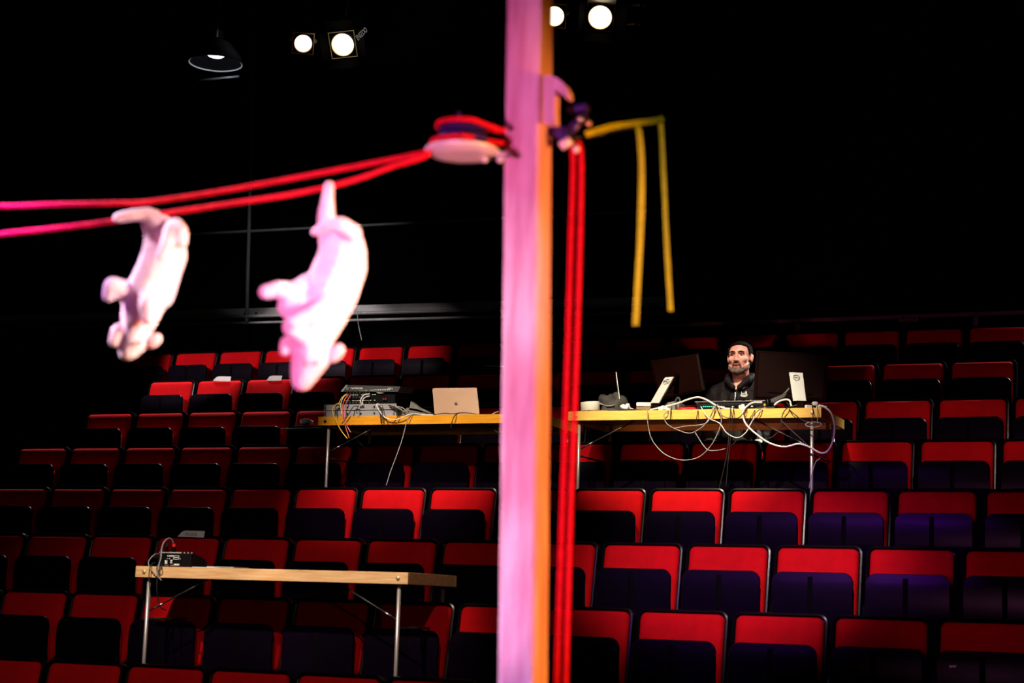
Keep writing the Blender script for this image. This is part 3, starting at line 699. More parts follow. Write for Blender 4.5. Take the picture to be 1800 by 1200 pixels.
e = put('power_adapter', 1432, 714, 11.06, T2Z); MB().box((0, .01, .010), (.07, .045, .020), bev=.004).build('adapter_body', m_gear, e); tag(e, 'black power adapter under the white plugs', 'adapter')
F_ = 10.925; B_ = 11.0
cable('power_cable', [(1143, 720, B_), (1162, 716, B_), (1190, 709, 10.98), (1212, 701, 10.98), (1228, 698, 10.98), (1243, 703, 10.98), (1258, 712, 10.98), (1272, 717, B_), (1292, 719, B_)], .0062, m_cabw, 'thick white cable arching over the left half of the right desk')
cable('power_cable', [(1340, 707, B_), (1322, 708, 10.97), (1309, 718, 10.935), (1306, 730, F_), (1312, 746, F_), (1330, 763, F_), (1352, 778, F_), (1378, 785, F_), (1404, 780, F_), (1424, 786, F_), (1440, 795, F_), (1453, 794, F_), (1463, 778, F_), (1467, 752, F_), (1462, 728, F_), (1451, 716, 10.97), (1440, 712, B_)], .0062, m_cabw, 'thick white cable sagging in a big loop below the right end of the right desk')
cable('power_cable', [(1361, 712, B_), (1368, 706, B_), (1380, 702, B_), (1388, 704, B_), (1391, 714, B_)], .0062, m_cabw, 'short thick white cable curving left of the upright silver stand')
cable('signal_cable', [(1132, 716, B_), (1138, 722, F_), (1139, 745, F_), (1146, 772, F_), (1166, 796, F_), (1195, 808, F_), (1226, 804, F_), (1248, 785, F_), (1262, 760, F_), (1268, 738, F_), (1264, 718, F_), (1258, 712, B_)], .0032, m_cabg, 'thin grey cable hanging in the widest loop under the right desk')
cable('signal_cable', [(1180, 718, B_), (1172, 724, F_), (1167, 730, F_), (1172, 744, F_), (1188, 754, F_), (1212, 761, F_), (1232, 752, F_), (1246, 736, F_), (1254, 718, F_), (1256, 712, B_)], .0032, m_cabg, 'thin pale cable drooping just below the desk edge, left of centre')
cable('signal_cable', [(1184, 753, F_), (1204, 749, F_), (1228, 747, F_), (1243, 742, F_), (1251, 728, F_), (1256, 716, F_), (1262, 710, B_)], .0032, m_cabg, 'thin cable running level across the rear apron, left of centre')
cable('signal_cable', [(1232, 714, B_), (1240, 728, F_), (1250, 737, F_), (1265, 744, F_), (1278, 761, F_), (1296, 769, F_), (1311, 760, F_), (1322, 740, F_), (1336, 722, F_), (1346, 716, B_)], .0036, m_cabw, 'thin white cable in a loop below the middle of the right desk')
cable('signal_cable', [(1222, 760, F_), (1236, 782, F_), (1246, 791, F_), (1262, 791, F_), (1275, 788, F_)], .0030, m_cabg, 'thin cable zigzagging below the loops, its end pointing right')
cable('signal_cable', [(1258, 712, B_), (1262, 722, F_), (1270, 731, F_), (1288, 735, F_), (1300, 733, F_), (1310, 722, F_), (1316, 712, B_)], .0032, m_cabk, 'black cable sagging across the desk edge in front of the console')
cable('signal_cable', [(1284, 714, B_), (1284, 724, F_), (1282, 750, F_), (1279, 790, F_), (1271, 830, F_), (1264, 858, F_)], .0032, m_cabk, 'black cable hanging straight down from the desk edge, left one')
cable('signal_cable', [(1290, 714, B_), (1289, 724, F_), (1286, 752, F_), (1281, 800, F_), (1276, 856, F_)], .0030, m_cabk, 'black cable hanging straight down from the desk edge, right one')
cable('signal_cable', [(1228, 716, B_), (1226, 726, F_), (1223, 745, F_), (1221, 760, F_)], .0028, m_cabk, 'short black cable crossing the desk edge left of centre')
cable('signal_cable', [(1330, 714, B_), (1324, 726, F_), (1312, 745, F_), (1297, 770, F_), (1284, 786, F_)], .0030, m_cabk, 'black cable slanting down left under the middle of the right desk')
cable('signal_cable', [(1345, 716, B_), (1332, 722, F_), (1322, 736, F_), (1330, 755, F_)], .0030, m_cabk, 'black cable curling over the edge below the stick controller')
cable('signal_cable', [(1400, 712, B_), (1384, 717, F_), (1375, 730, F_), (1372, 752, F_), (1360, 766, F_), (1350, 770, F_)], .0032, m_cabk, 'black cable bowing left below the upright silver stand')
cable('signal_cable', [(1382, 715, B_), (1392, 724, F_), (1410, 738, F_), (1426, 742, F_)], .0032, m_cabk, 'black cable slanting right across the desk edge to the leg')
cable('signal_cable', [(1372, 738, F_), (1390, 755, F_), (1412, 775, F_), (1430, 792, F_)], .0028, m_rail, 'dark red cable slanting down to the right desk leg')
cable('signal_cable', [(1427, 708, B_), (1429, 722, F_), (1429, 742, F_)], .0028, m_cabk, 'short black cable hanging over the bolt at the right desk end')
cable('signal_cable', [(1436, 710, B_), (1437, 722, F_), (1437, 745, F_)], .0028, m_cabg, 'short grey cable hanging beside the bolt at the right desk end')
cable('signal_cable', [(1442, 805, 10.93), (1434, 812, 10.93), (1428, 830, 10.94), (1422, 858, 10.94)], .0034, m_cabg, 'pale thin cable hanging along the right leg of the right desk')
cable('signal_cable', [(1181, 715, B_), (1179, 724, F_), (1178, 738, F_)], .0028, m_cabk, 'short dark cable end over the desk edge below the grey bag')
ring = [(1430+14*cos(a), 746+4.5*sin(a), 10.935+.03*sin(a)*-1) for a in [2*pi*k/16 for k in range(17)]]
cable('cable_ring', ring, .0034, m_cabg, 'small ring of cable round the right leg of the right desk')
e = put('paper_tag', 1334, 775, 10.93)
MB().prism([at(x, y, 10.93)-e.location for x, y in ((1326, 773), (1338, 771), (1341, 774), (1339, 778), (1335, 775))], (0, .002, 0)).build('tag', m_white, e)
tag(e, 'tiny white tag hanging under the middle of the right desk', 'tag')

# ------------------------------------------------------------------ left desk
T2 = T2Z-.01
for i, (y0, y1, lb) in enumerate(((721, 730.5, 'lower silver rack unit at the left end of the left desk'), (712, 718.5, 'upper silver rack unit under the mixing console'))):
    a, b_ = at(570, y1, 10.99), at(697, y1, 10.99)
    z0 = T2+.002 if i == 0 else T2+.050
    e = empty('rack_unit', ((a.x+b_.x)/2, 10.99, z0)); wx = b_.x-a.x
    MB().box((0, .12, .021), (wx-.05, .23, .040), bev=.002).build('case', m_gear, e)
    MB().box((0, -.002, .021), (wx, .006, .042), bev=.0015).build('face_plate', m_rack, e)
    for s in (-1, 1): MB().tube(smoothpath([(s*(wx/2-.016), -.004, .006), (s*(wx/2-.016), -.022, .010), (s*(wx/2-.016), -.022, .032), (s*(wx/2-.016), -.004, .036)], 3), .003, 8).build('handle', m_dprint if s < 0 else m_steel, e, True)
    for k in range(3): MB().lathe([(.001, .0), (.006, 0), (.006, .008), (.001, .008)], 12, Matrix.Translation((-.1+.11*k, -.005, .021)) @ Matrix.Rotation(R_(90), 4, 'X')).build('knob', m_dprint, e, 'auto')
    tag(e, lb, 'rack unit', 'silver rack units on the left desk')
mz = T2+.093
a, b_ = at(604, 700, 11.02), at(693, 700, 11.02)
e = empty('mixing_console', ((a.x+b_.x)/2, 11.02, mz)); wx = b_.x-a.x
MB().box((0, .12, .058), (wx, .22, .115), bev=.003).build('chassis', m_gear, e)
o = e.location
lid = [(600, 688), (609, 676.5), (703, 679), (698, 688.5)]
lidp = [at(x, y, 11.01 if y > 682 else 11.04)-o for x, y in lid]
MB().prism(lidp, (0, .25, .02)).build('meter_bridge', m_lgrey, e)
MB().prism([at(x, y, 11.008 if y > 682 else 11.038)-o for x, y in ((599, 688), (608, 676.3), (611, 676.3), (602.5, 688))], (0, .2, .016)).build('end_cheek', m_rack, e)
MB().prism([at(x, y, 11.008 if y > 682 else 11.038)-o for x, y in ((697.5, 688.5), (702.5, 679), (704, 679), (699, 688.5))], (0, .2, .016)).build('end_cheek', m_lgrey, e)
pc = at(627, 682.5, 11.018)-o; upv = (at(627, 677, 11.036)-at(627, 688, 11.008))
MB().lathe([(.0075, -.001), (.0095, -.001), (.0095, .001), (.0075, .001), (.0075, -.001)], 24, Matrix.Translation(at(610.5, 682.5, 11.014)-o) @ Matrix.Rotation(R_(90), 4, 'X')).build('emblem_ring', m_print, e)
text('maker_lettering', 'YAMAHA', m_print, .026, pc+Vector((0, -.003, 0)), (1, 0, 0), upv, e, .0012)
text('type_lettering', 'TF1', m_print, .028, at(686, 683.5, 11.014)-o, (1, 0, 0), upv, e, .0012)
mb = MB(); mb2 = MB()
for rrow, zz in enumerate((.104, .072, .030)):
    for k in range(14):
        if (k*7+rrow*3) % 5 == 0: continue
        mb.box((-wx/2+.025+k*.018, -.0025, zz), (.012, .003, .0045))
    for k in range(8): mb2.lathe([(.001, 0), (.0085, 0), (.0085, .004), (.001, .004)], 12, Matrix.Translation((-wx/2+.03+k*.026, .001, zz-.016)) @ Matrix.Rotation(R_(90), 4, 'X'))
for k in range(9): mb.box((wx/2-.155+.014*k, -.0025, .106), (.006, .003, .010))
for k in range(3): mb.box((wx/2-.11, -.0025, .092-.006*k), (.09-.02*k, .003, .002))
q = mb.build('panel_print', m_print, e); q2 = mb2.build('sockets', m_lgrey, e)
for k in (0, 1): MB().ball((wx/2-.085+.018*k, -.006, .036), .007, 10).build('red_jack', m_skirt, e, True)
tag(e, 'black mixing console tilted up with its cabled rear panel facing out', 'console')
# the silver laptop with the fruit emblem
a, b_ = at(764, 728, 11.06), at(843, 727, 11.06)
e = empty('laptop', ((a.x+b_.x)/2, 11.06, T2)); o = e.location
tlp, trp = at(760, 682, 11.14)-o, at(838, 681, 11.14)-o; blp, brp = Vector((a.x-o.x, 0, .014)), Vector((b_.x-o.x, 0, .014))
lidn = (trp-tlp).cross(blp-tlp).normalized(); lidn = lidn if lidn.y > 0 else -lidn
def rq(c, r):            # rounded quad
    out = []
    for i in range(4):
        p, pa, pb = c[i], c[i-1], c[(i+1) % 4]; u1 = (pa-p).normalized()*r; u2 = (pb-p).normalized()*r
        for k in range(5): t = k/4; out.append(p+u1*(1-t)**2+u2*t*t)
    return out
lid = rq([tlp, trp, brp, blp], .012)
MB().loops([lid, [p+lidn*.006 for p in lid]]).build('lid', m_laptop, e)
MB().loops([[p+lidn*.0062 for p in rq([tlp.lerp(brp, .03), trp.lerp(blp, .03), brp.lerp(tlp, .03), blp.lerp(trp, .03)], .006)], [p+lidn*.0068 for p in rq([tlp.lerp(brp, .03), trp.lerp(blp, .03), brp.lerp(tlp, .03), blp.lerp(trp, .03)], .006)]]).build('screen', m_dprint, e)
MB().box(((blp.x+brp.x)/2, -.0+.115, .007), ((brp-blp).length, .22, .012), bev=.003).build('keyboard_base', m_laptop, e)
lc = at(801.5, 709, 11.09)-o; cu_ = (tlp-blp).normalized(); cx_ = (brp-blp).normalized(); lc = lc-lidn*((lc-tlp).dot(lidn))-lidn*.0006
ap = [(0, .55), (.28, .72), (.62, .70), (.88, .48), (.70, .25), (.66, -.02), (.84, -.30), (.98, -.40), (.80, -.80), (.50, -1.1), (.22, -1.05), (0, -.98), (-.25, -1.06), (-.52, -1.08), (-.82, -.70), (-1.0, -.15), (-.95, .30), (-.68, .64), (-.35, .72)]
MB().prism([lc+cx_*.013*x+cu_*.0135*y for x, y in ap], lidn*-.0012).build('fruit_emblem', m_dprint, e)
MB().prism([lc+cx_*.013*x+cu_*.0135*y for x, y in ((.02, .85), (.05, 1.2), (.34, 1.5), (.38, 1.15))], lidn*-.0012).build('emblem_leaf', m_dprint, e)
tag(e, 'silver laptop with a dark fruit emblem, seen from behind on the left desk', 'laptop')
e = put('cloth_pile', 740, 716, 11.12, T2); 
o = e.location
MB().prism([at(x, y, 11.12)-o for x, y in ((706, 724), (716, 716), (735, 719), (758, 728), (730, 729), (706, 729))], (0, .10, 0)).build('lower_fold', m_gcloth, e)
MB().prism([at(x, y, 11.12)-o for x, y in ((719, 720), (722, 705), (735, 715), (757, 725), (757, 728))], (0, .05, 0)).build('upper_fold', m_gcloth, e)
tag(e, 'grey folded cloth heap between the rack units and the laptop', 'cloth')
DB = 11.0; DM = 10.975
def dc(pts, r, m, label): return cable('signal_cable', pts, r, m, label)
dc([(607, 693, 11.01), (600, 700, 10.96), (595, 711, 10.95), (597, 708, 10.95)], .0034, m_caby, 'short yellow cable end plugged into the mixing console')
dc([(600, 710, 10.955), (594, 709, 10.95), (587, 714, 10.945), (585, 724, F_), (591, 740, F_), (600, 757, F_), (611, 771, F_)], .0036, m_caby, 'yellow cable looping down from the mixing console past the desk edge')
dc([(613, 693, 11.01), (606, 702, 10.96), (602, 716, 10.95), (603, 732, F_), (607, 748, F_), (614, 770, F_)], .0036, m_cabo, 'orange cable hanging from the mixing console beside the yellow one')
dc([(617, 693, 11.01), (611, 703, 10.955), (606, 716, 10.95), (606, 735, F_), (612, 752, F_), (617, 760, F_)], .0032, m_cabp, 'pink cable hanging right of the orange one')
dc([(610, 692, 11.01), (603, 699, 10.955), (599, 712, 10.948), (601, 728, F_)], .0032, m_cabw, 'short white cable between the yellow and orange ones')
dc([(650, 692, 11.01), (640, 694, 10.97), (634, 703, 10.96), (636, 712, 10.965)], .0046, m_cabw, 'thick white cable curving on the rear of the mixing console, outer')
dc([(650, 696, 11.01), (642, 698, 10.97), (637, 704, 10.96), (638, 712, 10.965)], .0040, m_cabw, 'thick white cable curving on the rear of the mixing console, inner')
dc([(671, 716, 10.97), (665, 710, 10.965), (662, 712, 10.96), (667, 722, F_), (674, 731, F_), (686, 737, F_), (702, 736, F_), (715, 730, F_), (727, 727, 10.96), (745, 729, DB), (762, 729, DB)], .0042, m_cabw, 'white cable sagging in front of the left desk, right of the rack units')
dc([(729, 727, 10.96), (720, 731, F_), (714, 745, F_), (707, 772, F_), (698, 798, F_), (686, 830, F_), (679, 853, F_)], .0032, m_cabg, 'long thin pale cable hanging from the left desk down to the seats')
dc([(601, 718, 10.96), (594, 712, 10.955), (590, 716, 10.95), (592, 730, F_)], .0030, m_cabk, 'short black cable over the left end of the rack units')
dc([(630, 714, 10.96), (622, 714, 10.955), (615, 724, F_), (606, 738, F_), (601, 744, F_)], .0034, m_cabk, 'black cable slanting down left over the rack units')
dc([(630, 713, 10.96), (627, 722, F_), (628, 728, F_)], .0030, m_cabk, 'short black cable end on the rack units')
dc([(668, 712, 10.965), (668, 725, F_), (670, 744, F_)], .0034, m_cabk, 'black cable hanging straight over the left desk edge, left one')
dc([(672, 712, 10.965), (672, 725, F_), (674, 744, F_)], .0034, m_cabk, 'black cable hanging straight over the left desk edge, right one')
dc([(677, 730, F_), (680, 739, F_), (688, 743, F_), (696, 738, F_), (699, 728, F_), (693, 718, 10.97)], .0030, m_cabk, 'black cable in a small loop at the left desk edge')
dc([(700, 733, F_), (706, 727, 10.96), (719, 723, DB)], .0030, m_cabk, 'black cable branching up to the cloth heap')
for k, (x0, y0, x1, y1) in enumerate(((683, 712, 706, 727), (686, 714, 712, 726), (688, 718, 714, 729), (692, 713, 718, 726))):
    dc([(x0, y0, 10.97), ((x0+x1)/2+2, (y0+y1)/2-3, 10.965), (x1, y1, 10.985)], .0040, (m_cabk, m_cabg, m_cabk, m_cabg)[k], f'{("topmost", "second", "third", "lowest")[k]} of the thick cables running from the rack units to the cloth heap')
dc([(765, 728, 11.0), (782, 726, 10.99), (797, 727, 10.98), (815, 725, 10.98), (842, 728, DB), (862, 728, DB)], .0030, m_cabk, 'black cable lying along the foot of the silver laptop')
dc([(818, 725, 10.985), (806, 726, 10.97), (799, 731, F_), (795, 740, F_), (792, 753, F_)], .0036, m_cabk, 'black cable bending over the desk edge below the silver laptop')
dc([(863, 729, DB), (870, 725, DB), (876, 723, 11.02)], .0030, m_cabw, 'short white cable end at the right of the silver laptop')
dc([(628, 775, 11.4), (636, 782, 11.4), (643, 788, 11.4)], .0036, m_cabg, 'short pale cable end in the dark below the left desk')
# adapter and white strips on seats
e = put('plug_adapter', 537, 741, 12.31, ZS[5]-.139)
MB().box((0, .01, .033), (.085, .03, .036), bev=.006).build('adapter_body', m_tape, e); MB().box((0, .01, .008), (.05, .026, .016), bev=.003).build('lower_block', m_rail, e)
MB().lathe([(.005, 0), (.014, 0), (.014, .03), (.005, .03), (.005, 0)], 20, Matrix.Translation((.050, .025, .024)) @ Matrix.Rotation(R_(90), 4, 'X')).build('socket_end', m_tape, e, 'auto')
for s in (-1, 1): MB().tube([(-.042, .01, .033+s*.008), (-.060, .01, .033+s*.008)], .003, 8).build('prong', m_tape, e, True)
tag(e, 'white plug adapter standing on the seat left of the left desk', 'adapter')
for (pA, pB, Yq, lb) in (((494, 753.5), (567, 751.5), 12.285, 'thin white strip in front of the seat with the white adapter'), ((852, 642.5), (887, 644), 14.50, 'thin white strip just left of the timber post, high up')):
    a, b_ = at(*pA, Yq), at(*pB, Yq); e = empty('white_strip', (a+b_)/2)
    MB().box((0, 0, 0), ((b_-a).length, .012, .009), Matrix.Rotation(math.atan2(-(b_.z-a.z), b_.x-a.x), 3, 'Y'), .002).build('strip', m_white, e)
    tag(e, lb, 'board', 'thin white strips lying on seats')
# paper slips on seat backs
for (poly, Yq, lb, tx) in ((((374, 669), (380, 663), (385, 661), (406, 661.5), (405, 670)), 13.45, 'left one of the two white paper slips, second row from the back', None),
                           (((468, 669), (473, 662), (478, 660), (496, 660), (494, 669)), 13.45, 'right one of the two white paper slips, second row from the back', None),
                           (((312, 943), (319, 935), (325, 932), (360, 933), (358, 944.5)), 9.74, 'white name card with faint writing on a seat above the small mixer', 'HONS')):
    P = [at(x, y, Yq) for x, y in poly]; e = empty('paper_slip', P[0]); MB().prism([p-P[0] for p in P], (0, .003, 0)).build('sheet', m_white, e)
    if tx: text('handwriting', tx, m_gcloth, .034, at(336, 939, Yq-.002)-P[0], (1, 0, -.02), (0, 0, 1), e, .0004)
    tag(e, lb, 'paper', 'paper slips on seat backs')
e = put('torn_label', 1674, 1170, 8.718)
MB().prism([at(x, y, 8.716)-e.location for x, y in ((1668, 1169), (1681, 1169), (1680, 1173), (1674, 1172), (1670, 1174))], (0, .004, 0)).build('label_paper', m_tape, e)
tag(e, 'torn pale label on the seat at the lower right corner', 'label')

# ------------------------------------------------------------------ front desk
a, b_ = at(277, 990, 8.55), at(336, 990, 8.55)
e = empty('audio_mixer', ((a.x+b_.x)/2, 8.55, T1Z)); wx = b_.x-a.x; o = e.location
sec = [(0, 0), (.17, 0), (.17, .035), (.13, .060), (.03, .082), (0, .082)]
MB().prism([(-wx/2, y, z) for y, z in sec], (wx, 0, 0)).build('chassis', m_gear, e)
MB().box((-.03, .0, .085), (wx-.08, .010, .006), bev=.001).build('top_trim', m_alu, e)
for k in range(7):
    MB().lathe([(.001, 0), (.006, 0), (.005, .012), (.001, .013)], 10, Matrix.Translation((-wx/2+.05+.025*k, .05, .078))).build('knob', m_cabg, e, 'auto')
mb = MB()
for k in range(5): mb.box((-.045+.010*k, -.002, .066), (.008, .003, .008))
for x, z, sx, sz in ((-.05, .050, .006, .004), (-.035, .050, .006, .006), (-.055, .030, .018, .020), (-.02, .038, .012, .010), (-.02, .026, .014, .006), (-.05, .012, .03, .002), (.0, .012, .05, .002), (.04, .050, .004, .006)): mb.box((x, -.002, z), (sx, .003, sz))
for x, z, sx, sz in ((.012, .068, .036, .0025), (.012, .046, .036, .0025), (-.006, .057, .0025, .022), (.030, .057, .0025, .022), (.012, .057, .024, .006)): mb.box((x, -.002, z), (sx, .003, sz))
mb.build('panel_print', m_print, e)
MB().box((.018, -.002, .016), (.036, .004, .010)).build('white_sticker', m_tape, e)
tag(e, 'small black audio mixer on the left end of the lower left table', 'mixer')
for i, (px, ring_, lb) in enumerate(((292, m_dprint, 'plain black connector standing in the small mixer, left one'), (305, m_skirt, 'black connector with a red ring standing in the small mixer'))):
    p = at(px, 976, 8.59); e = empty('cable_connector', (p.x, 8.59, T1Z+.080))
    MB().lathe([(.001, 0), (.010, 0), (.010, .050), (.007, .056), (.006, .066), (.001, .066)], 16).build('connector_body', m_shell, e, 'auto')
    MB().lathe([(.010, .040), (.0112, .040), (.0112, .056), (.009, .058)], 16).build('ring', ring_, e, 'auto')
    tag(e, lb, 'connector', 'audio connectors in the small mixer')
f1 = 8.375
cable('audio_cable', [(305, 955, 8.59), (302, 948, 8.57), (296, 946, 8.54), (288, 953, 8.48), (284, 966, 8.44), (283, 980, 8.42), (280, 990, 8.39), (278, 1000, f1), (277, 1012, f1)], .0036, m_cabg, 'thin grey cable arching from the red-ringed connector')
cable('audio_cable', [(292, 957, 8.59), (290, 952, 8.56), (286, 956, 8.50), (282, 968, 8.44), (281, 985, 8.41), (276, 996, f1), (277, 1010, f1)], .0034, m_cabk, 'black cable arching from the plain connector')
cable('audio_cable', [(279, 973, 8.52), (272, 974, 8.45), (263, 983, 8.42), (261, 991, 8.395), (266, 1001, f1), (275, 1010, f1), (284, 1020, f1)], .0030, m_cabg, 'thin grey cable crossing the edge of the lower left table')
cable('audio_cable', [(272, 988, 8.45), (267, 991, 8.40), (263, 1000, f1), (262, 1020, f1), (265, 1050, f1), (266, 1070, f1)], .0032, m_cabk, 'black cable hanging down at the left leg of the lower left table')
cable('audio_cable', [(284, 990, 8.42), (283, 1000, f1), (277, 1008, f1), (276, 1040, f1), (282, 1066, 8.42), (292, 1072, 8.46)], .0034, m_cabk, 'black cable hanging under the small mixer with a curled end')
for i, (x0, x1, dz, rz, lb) in enumerate(((346, 392, 0, .05, 'larger thin paper sheet lying flat right of the small mixer'), (372, 420, .004, -.04, 'upper paper sheet lying on the larger one, lower left table'))):
    a, b_ = at(x0, 996, 8.50), at(x1, 998, 8.50); e = empty('paper_sheet', ((a.x+b_.x)/2, 8.53, T1Z+dz), rz)
    MB().box((0, 0, .002), (b_.x-a.x, .16, .0036)).build('sheet', m_white, e); tag(e, lb, 'paper', 'sheets on the lower left table')

# ------------------------------------------------------------------ rigging
def pipe(name, p, q, r, m, label, cat='pipe', n=10):
    o = (p+q)/2; ob = MB().tube([p-o, q-o], r, n).build(name, m, None, True, loc=o); tag(ob, label, cat); return ob
def line_ext(pa, pb, Y, xa, xb):
    a, b_ = at(*pa, Y), at(*pb, Y); d = (b_-a)/(b_.x-a.x); return a+d*(xa-a.x), a+d*(xb-a.x)
BY = 15.6
a, b_ = line_ext((405, 408), (720, 392), BY, XL, -5.0); pipe('suspended_pipe', a, b_, .016, m_gpipe, 'thin horizontal grey pipe high behind the toy pigs')
e = empty('ceiling_beam', at(437, 555, BY)); o = e.location
a, b_ = line_ext((350, 556), (760, 545), BY, XL, -5.0)
mt = (a+b_)/2-o; ln = (b_-a).length; ang = Matrix.Rotation(math.atan2(-(b_.z-a.z), b_.x-a.x), 3, 'Y')
MB().box(mt+Vector((0, .06, .035)), (ln, .02, .10), ang).build('flat_bar', m_gpipe, e)
MB().tube([a-o+Vector((0, -.02, -.015)), b_-o+Vector((0, -.02, -.015))], .018, 10).build('upper_pipe', m_gpipe, e, True)
MB().tube([a-o+Vector((0, .02, -.08)), b_-o+Vector((0, .02, -.08))], .014, 10).build('lower_pipe', m_gpipe, e, True)
up_ = at(440, 325, BY)-o; dn = at(434, 566, BY)-o
MB().tube([dn+Vector((0, -.005, 0)), up_+(up_-dn)*2.2], .020, 12).build('upright', m_gpipe, e, True)
MB().box(Vector((.03, .045, .03)), (.22, .01, .12), ang).build('joint_plate', m_gpipe, e)
for s in (-1, 1): MB().ball(Vector((.0+s*.07, .035, .03)), .012, 10).build('bolt', m_rib, e, True)
tag(e, 'grey double beam with an upright pole behind the hanging toy pigs', 'beam')
a, b_ = line_ext((610, 536), (720, 556), BY, -9, -8); 
cable('wire', [(622, 538, 15.5), (627, 545, 15.5), (630, 570, 15.5), (636, 598, 15.5)], .004, m_gpipe, 'thin wire dangling from the beam right of the right toy pig')
e = empty('wall_rail', at(1480, 562, 15.3)); o = e.location
a, b_ = line_ext((1150, 573), (1800, 549), 15.3, -6.0, XR); mt = (a+b_)/2-o; ang = Matrix.Rotation(math.atan2(-(b_.z-a.z), b_.x-a.x), 3, 'Y')
MB().box(mt, ((b_-a).length, .04, .035), ang, .003).build('rail_bar', m_rail, e)
MB().box(at(1597, 559, 15.25)-o, (.17, .012, .065), ang).build('joint_plate', m_rail, e)
for s in (-1, 1): MB().ball(at(1597+s*10, 559, 15.24)-o, .009, 8).build('bolt', m_rib, e, True)
for x in (-5.0, -3.6, -2.0, -.5, 1.0): 
    q = a+(b_-a)*((x-a.x)/(b_.x-a.x)); MB().box((q.x-o.x, .03, (FL[7]+q.z)/2-o.z), (.04, .03, q.z-FL[7])).build('rail_post', m_rail, e)
tag(e, 'dark red guard rail behind the rearmost row on the right', 'rail')

def fresnel(px, py, D, rpx, lens, aim, label, roll=0, letters=None, doors=True, back=None):
    c = atd(px, py, D); f = (Vector(aim)-c).normalized()
    x = Vector((0, 0, 1)).cross(f).normalized(); u = x.cross(-f); Rm = Matrix((x, -f, u)).transposed()
    Rm = Rm @ Matrix.Rotation(-roll, 3, 'Y'); Rm4 = Rm.to_4x4()
    e = empty('stage_lamp', c); r = rpx*D/FPX
    FR = lambda v: Rm @ Vector(v)           # local: x right, -y forward, z up
    lm = Rm4 @ Matrix.Rotation(R_(90), 4, 'X')
    MB().lathe([(.0005, .012), (r*.5, .010), (r*.85, .004), (r, -.004)], 36, lm).build('lens', lens, e, 'auto')
    MB().lathe([(r, -.006), (r*1.08, -.004), (r*1.10, .012), (r*1.04, .016), (r, .008)], 36, lm).build('lens_ring', m_brass, e, 'auto')
    k = r*1.22
    mb = MB()
    mb.box(FR((0, .13, 0)), (2*k, .24, 2*k), Rm, .01); mb.build('housing', m_shell, e)
    mb = MB()
    for sx, sz in ((1, 0), (-1, 0), (0, 1), (0, -1)): mb.box(FR((sx*k, -.004, sz*k)), (.008 if sx else 2*k+.008, .014, .008 if sz else 2*k+.008), Rm)
    mb.build('gel_frame', m_brass, e)
    if doors:
        for (a0, pts) in enumerate((((-k, k), (k, k), (k*1.2, k*2.0), (-k*.9, k*2.0)), ((k, k), (k, -k), (k*1.9, -k*.9), (k*1.9, k*1.2)), ((k, -k), (-k, -k), (-k*1.1, -k*1.6), (k*1.1, -k*1.6)), ((-k, -k), (-k, k), (-k*1.5, k*1.1), (-k*1.5, -k)))):
            out = [FR((pts[0][0], -.01, pts[0][1])), FR((pts[1][0], -.01, pts[1][1])), FR((pts[2][0], -.11, pts[2][1])), FR((pts[3][0], -.11, pts[3][1]))]
            MB().prism(out, FR((0, .003, 0))).build('barn_door', m_alu if (a0 == 0 and back) else m_rib, e)
    MB().tube([FR((-k*1.12, .12, 0)), FR((-k*1.12, .12, 0))+Vector((0, 0, k*1.9)), FR((k*1.12, .12, 0))+Vector((0, 0, k*1.9)), FR((k*1.12, .12, 0))], .012, 8).build('yoke', m_shell, e, True)
    top = (FR((-k*1.12, .12, 0))+FR((k*1.12, .12, 0)))/2+Vector((0, 0, k*1.9))
    MB().tube([top, top+Vector((0, 0, 6.75-(c.z+top.z) if c.z+top.z < 6.7 else .1))], .014, 8).build('hanging_rod', m_shell, e, True)
    for s in (-1, 1): MB().ball(FR((s*k*1.16, .12, 0)), .018, 10).build('yoke_knob', m_alu, e, True)
    if letters:
        text('lettering', letters, m_print, .055, FR((k*1.8, -.125, k*.85)), FR((.80, 0, .60)), FR((-.40, 0, .92)), e, .0015, sx=.5)
    tag(e, label, 'stage lamp', 'stage lamps hanging under the ceiling'); return e
fresnel(603, 78, 12.7, 19, m_lens, (-3.5, 3, 1.0), 'lit stage lamp with a lettered flap, upper left of the picture', R_(6), 'ENIZOO')
fresnel(533, 76, 13.2, 15, m_lens2, (-1.5, 3, .5), 'smaller round lamp left of the lettered one, dimmer', 0, None, False)
fresnel(1055, 30, 12.7, 20, m_lens, (-1.5, 3, 1.0), 'brightest stage lamp with open flaps, right of the post top', R_(-5), None, True, True)
fresnel(974, 28, 12.9, 17, m_lens, (-1.0, 3, 0.5), 'lit stage lamp half hidden behind the top of the post', 0, None, False)
bp_ = 6.78
o = MB().tube([Vector((XL, 11.0, 0)), Vector((XR, 11.6, 0))], .025, 12).build('lighting_bar', m_shell, None, True, loc=(0, 0, bp_)); tag(o, 'black lighting bar near the ceiling from which the stage lamps hang', 'pipe')
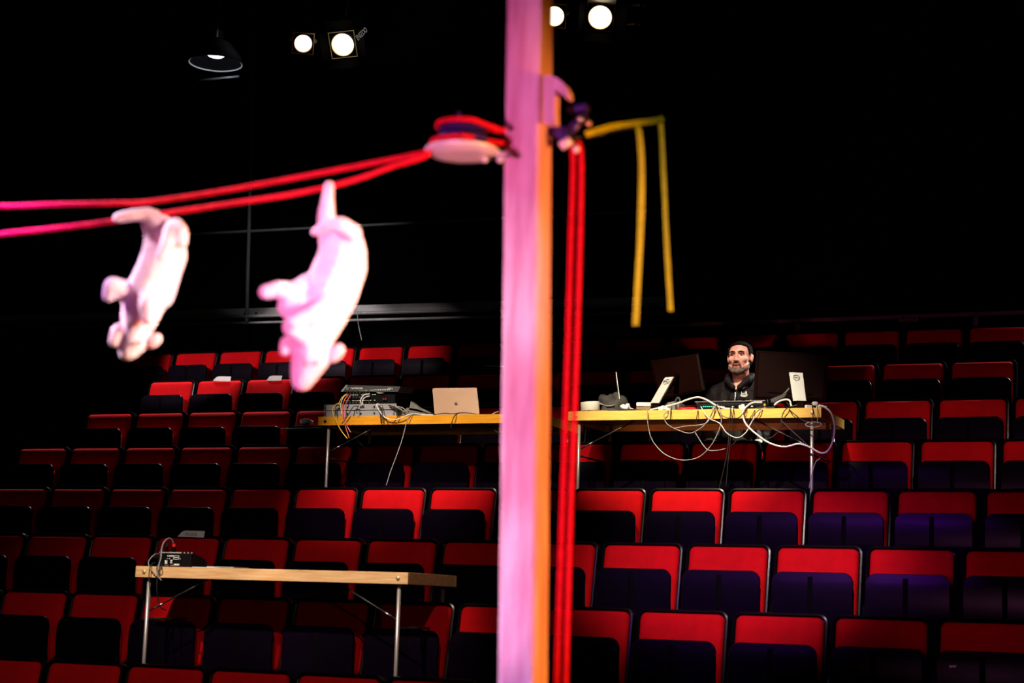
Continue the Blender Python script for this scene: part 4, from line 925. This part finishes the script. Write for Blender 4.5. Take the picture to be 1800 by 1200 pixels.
for i, (x, y, m_, lb) in enumerate(((1120, 8, m_alu, 'small pale glint on a clamp right of the brightest lamp, upper one'), (1111, 41, m_brass, 'small brass glint on a clamp right of the brightest lamp, lower one'))):  # pale and brass bolts stand in for glints on the rig
    c = atd(x, y, 12.6); e = empty('rig_clamp', c)
    MB().tube([(-.04, 0, 0), (.03, 0, 0)], .012, 10).build('clamp_bolt', m_, e, True)
    MB().tube([(.03, 0, -.02), (.03, 0, .40)], .008, 8).build('clamp_rod', m_shell, e, True)
    MB().ball((.055, 0, -.01), .014, 8).build('red_cap', m_skirt, e, True)
    tag(e, lb, 'clamp', 'clamps on the lighting rig')
# round pendant house lamp
c = atd(379, 111, 13.5); e = empty('pendant_lamp', c); r = 46*13.5/FPX
MB().lathe([(r, 0), (r+.008, -.004), (r+.010, .012), (r*.98, .05), (r*.55, .16), (.05, .20), (.05, .26), (.001, .26)], 40).build('shade', m_shell, e, 'auto')
MB().lathe([(r-.002, .002), (r-.004, .02), (r*.93, .05), (r*.52, .15), (.08, .16)], 40).build('reflector', m_rib, e, 'auto')
MB().lathe([(r-.005, .001), (r+.004, -.005), (r+.006, .004), (r, .008), (r-.005, .001)], 44).build('rim', m_alu, e, 'auto')
MB().lathe([(.001, .055), (.055, .055), (.066, .062), (.060, .075), (.04, .10), (.03, .16)], 28).build('bulb', m_house, e, 'auto')
MB().tube([(0, 0, .25), (0, 0, 8.5-c.z)], .008, 8).build('hanging_cord', m_cabk, e, True)
tag(e, 'round pendant house lamp with a small bright bulb, upper left', 'lamp')
l = bpy.data.lights.new('pendant_glow', 'POINT'); l.energy = 2.5; l.color = (.85, .93, 1); l.shadow_soft_size = .05
lo_ = bpy.data.objects.new('pendant_glow', l); COL.objects.link(lo_); lo_.location = c+Vector((0, -.0, .03))
a, b_ = at(350, 141, c.y+.3), at(420, 134, c.y+.3); pipe('ceiling_pipe_glint', a, b_, .010, m_alu, 'short bright glint of a pipe just below the pendant house lamp')  # short pale piece built in place of a glint on a pipe
